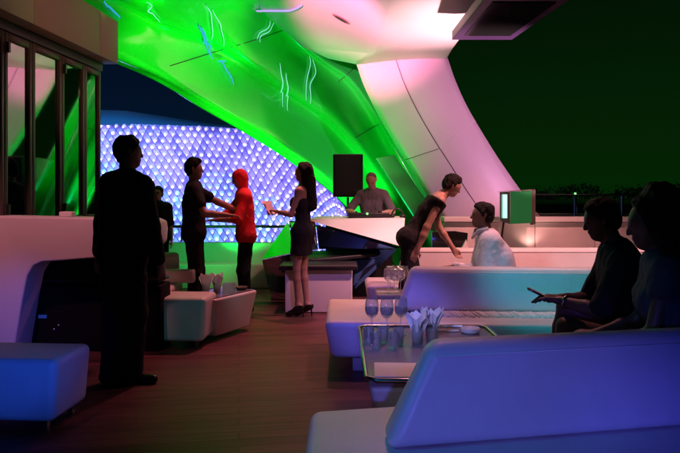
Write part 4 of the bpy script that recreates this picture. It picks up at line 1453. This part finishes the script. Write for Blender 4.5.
# person in the red top
person(loc_at(246, 7.55), R(105), 'person in a bright red hooded top and dark trousers before the net', H=1.68,
       hands=[(-.16, .36, 1.10), (.12, .44, 1.14)], elbow=[(-.4, -.5, -1), (.4, -.5, -1)], head_pitch=R(-22), neck_lean=(0, .25, 0), lean=(0, .03, 0), girth=.86, feet=[(-.08, .0, .087), (.08, .0, .087)],
       clothes=(('shirt', 'red_cloth', dict(sleeve=1.2, hem=.12, inflate=.016, rough=.003)), ('trousers', 'dark_cloth', dict(inflate=.012)), ('shoes', 'shoe')), hair='hood', hs=.011)
# waiter far left
wt, hh_, _ = person(loc_at(158, 9.0), R(178), 'small far man in glasses and black shirt facing the camera on the left', H=1.50,
                    clothes=BLACKS(sleeve=.9), hs=.011)
gm_ = MB()
for sx_ in (-1, 1):
    gm_.tube([hh_(sx_ * .032 + .02 * math.cos(a), .100, .006 + .016 * math.sin(a)) for a in [2 * math.pi * i / 10 for i in range(10)]], .003, 5, True)
gm_.tube([hh_(-.012, .104, .01), hh_(.012, .104, .01)], .003, 5)
gm_.build('eyeglasses', 'black', wt, local=True)
# woman in the short black dress
wloc = loc_at(303, 7.28)
person(wloc, R(74), 'woman in a short strapless black dress and high heels with long dark hair', H=1.66, heel=.075, female=True,
       hands=[(-.07, .30, 1.20), (.08, .26, 1.17)], elbow=[(-.5, -.6, -1), (.5, -.6, -1)], head_yaw=R(8),
       feet=[(-.045, .045, .155), (.04, -.03, .155)], clothes=(('dress', 'black_cloth', dict(len=.60)), ('shoes', 'shoe')), hair='long', hs=.009, girth=.9)
rm = Matrix.Rotation(R(74), 3, 'Z')
pc = Vector(wloc) + rm @ V3((-.0, .40, 1.215))
pp_ = MB()
for i_, a_ in enumerate((-.05, .0, .06)):
    ex, ey = rm @ V3((.11, 0, 0)), rm @ V3((0, .05 + a_ * .5, .10))
    pp_.prism([pc - ex - ey * .6 + V3((0, 0, .004 * i_)), pc + ex - ey * .6, pc + ex * .9 + ey, pc - ex * .9 + ey], rm @ V3((0, .003, 0)))
tag(pp_.build('paper_menu', 'paper', bevel=.002), 'folded pale papers held by the woman in the black dress', 'papers')
# DJ
person(loc_at(374, 9.05), R(165), 'balding DJ in a grey t-shirt bent over the white booth', H=1.72, lean=(0, .10, 0), neck_lean=(0, .35, -.1), head_pitch=R(-35),
       hands=[(-.12, .36, 1.13), (.16, .34, 1.13)], elbow=[(-1, -.2, -.6), (1, -.2, -.6)],
       clothes=(('shirt', 'grey_cloth', dict(sleeve=.8, hem=.12)), ('trousers', 'dark_cloth'), ('shoes', 'shoe')), hair='stubble', hs=.010, girth=.95)
# waitress bending forward
person(loc_at(408, 6.55), R(-86), 'person in a black tank top bending over beside the pink sofa', H=1.74, girth=.84, pelvis=(0, .0, .94), lean=(0, .33, -.09), neck_lean=(0, .55, -.05),
       head_pitch=R(-28), hands=[(-.16, .50, .83), (.16, .02, .74)], elbow=[(-.4, -.4, 0), (.4, -.6, 0)], feet=[(-.10, .12, .085), (.10, -.12, .085)],
       clothes=(('shirt', 'black_cloth', dict(sleeve=0, hem=.12, name='tank_top', tank=True)), ('trousers', 'black_cloth'), ('shoes', 'shoe')), hair='short', hs=.010)
# seated man in white
wm_, hw_, _ = person((1.42, 5.62, 0), R(84), 'seated dark haired man in a white shirt, facing left', H=1.82, girth=1.32, head_k=.86, pelvis=(0, 0, .475), lean=(0, .12, 0), neck_lean=(0, .12, 0), head_pitch=R(4), head_yaw=R(6),
       hands=[(-.14, .38, .74), (.06, .42, .73)], elbow=[(-.6, -.5, -.8), (.6, -.5, -.8)], hand_dir=[(.2, 1, 0), (-.2, 1, 0)],
       feet=[(-.14, .52, .085), (.14, .46, .085)], clothes=(('shirt', 'white_cloth', dict(sleeve=1.85, hem=.12, inflate=.018, rough=.002)), ('trousers', 'dark_cloth'), ('shoes', 'shoe')),
       hair='short', hs=.009, skin='skin_dark')
MB().tube([hw_(-.075, -.05, -.12), hw_(-.055, .045, -.155), hw_(0, .085, -.23), hw_(.055, .045, -.155), hw_(.075, -.05, -.12)], [.018, .020, .010, .020, .018], 6).build('collar', 'white_cloth', wm_, local=True, smooth=True)
# seated man with phone, right
mloc = (1.70, 3.60, 0)
mt_, hm_, am_ = person(mloc, R(78), 'seated man in dark clothes looking down at a phone in his hands', H=1.80, pelvis=(0, 0, .53), lean=(0, .14, 0), neck_lean=(0, .30, 0),
                       head_pitch=R(-16), hands=[(-.04, .45, .765), (.05, .43, .765)], elbow=[(-.7, -.3, -.8), (.7, -.3, -.8)], hand_dir=[(.1, 1, .12), (-.1, 1, .12)], curl=[.6, .7],
                       feet=[(-.15, .50, .20), (.16, .46, .28)], clothes=(('shirt', 'black_cloth', dict(sleeve=.9, hem=.14, inflate=.018)), ('trousers', 'denim'), ('shoes', 'shoe')),
                       hair='short', hs=.0075, skin='skin_shaded', girth=1.05)
rm = Matrix.Rotation(R(78), 3, 'Z')
MB().tube([hm_(-.07, -.03, -.13), hm_(-.045, .035, -.16), hm_(0, .075, -.235), hm_(.045, .035, -.16), hm_(.07, -.03, -.13)], [.014, .016, .010, .016, .014], 6).build('collar', 'denim_light', mt_, local=True, smooth=True)
ph = thing('phone', tuple(Vector(mloc) + rm @ V3((0, .56, .795))), 'dark phone held by the seated man', 'phone')
ph.rotation_euler = (R(25), 0, R(78))
MB().box((0, 0, 0), (.068, .14, .010)).build('body', 'black_gloss', ph, bevel=.004, local=True)
MB().box((0, .0, .0065), (.058, .12, .002)).build('screen', 'black_gloss', ph, local=True)
# wristwatch
w_ = Vector(mloc) + rm @ (am_[0][2].lerp(am_[0][1], .18))
ax_ = (rm @ (am_[0][2] - am_[0][1])).normalized()
qx = ax_.to_track_quat('Z', 'Y').to_matrix()
tag(MB().tube([w_ + qx @ V3((.034 * math.cos(a), .034 * math.sin(a), 0)) for a in [2 * math.pi * i / 14 for i in range(14)]], .008, 6, True).build('wristwatch', 'steel', smooth=True),
    'steel wristwatch on the forearm of the man with the phone', 'watch')
# seated woman, far right
person((1.58, 3.02, 0), R(72), 'seated woman with voluminous dark hair and blue grey top at the right edge', H=1.72, female=True, pelvis=(0, 0, .54), lean=(0, .06, 0), neck_lean=(0, .18, 0), head_pitch=R(-12),
       hands=[(-.06, .34, .66), (.10, .36, .66)], elbow=[(-.5, -.6, -.8), (.5, -.6, -.8)], hand_dir=[(.2, 1, -.2), (-.2, 1, -.2)],
       feet=[(-.12, .52, .16), (.14, .48, .22)], clothes=(('shirt', 'blue_dress', dict(sleeve=.25, hem=.14)), ('trousers', 'dark_cloth'), ('shoes', 'shoe')),
       hair='big', hs=.009, skin='skin_shaded', head_k=1.0)
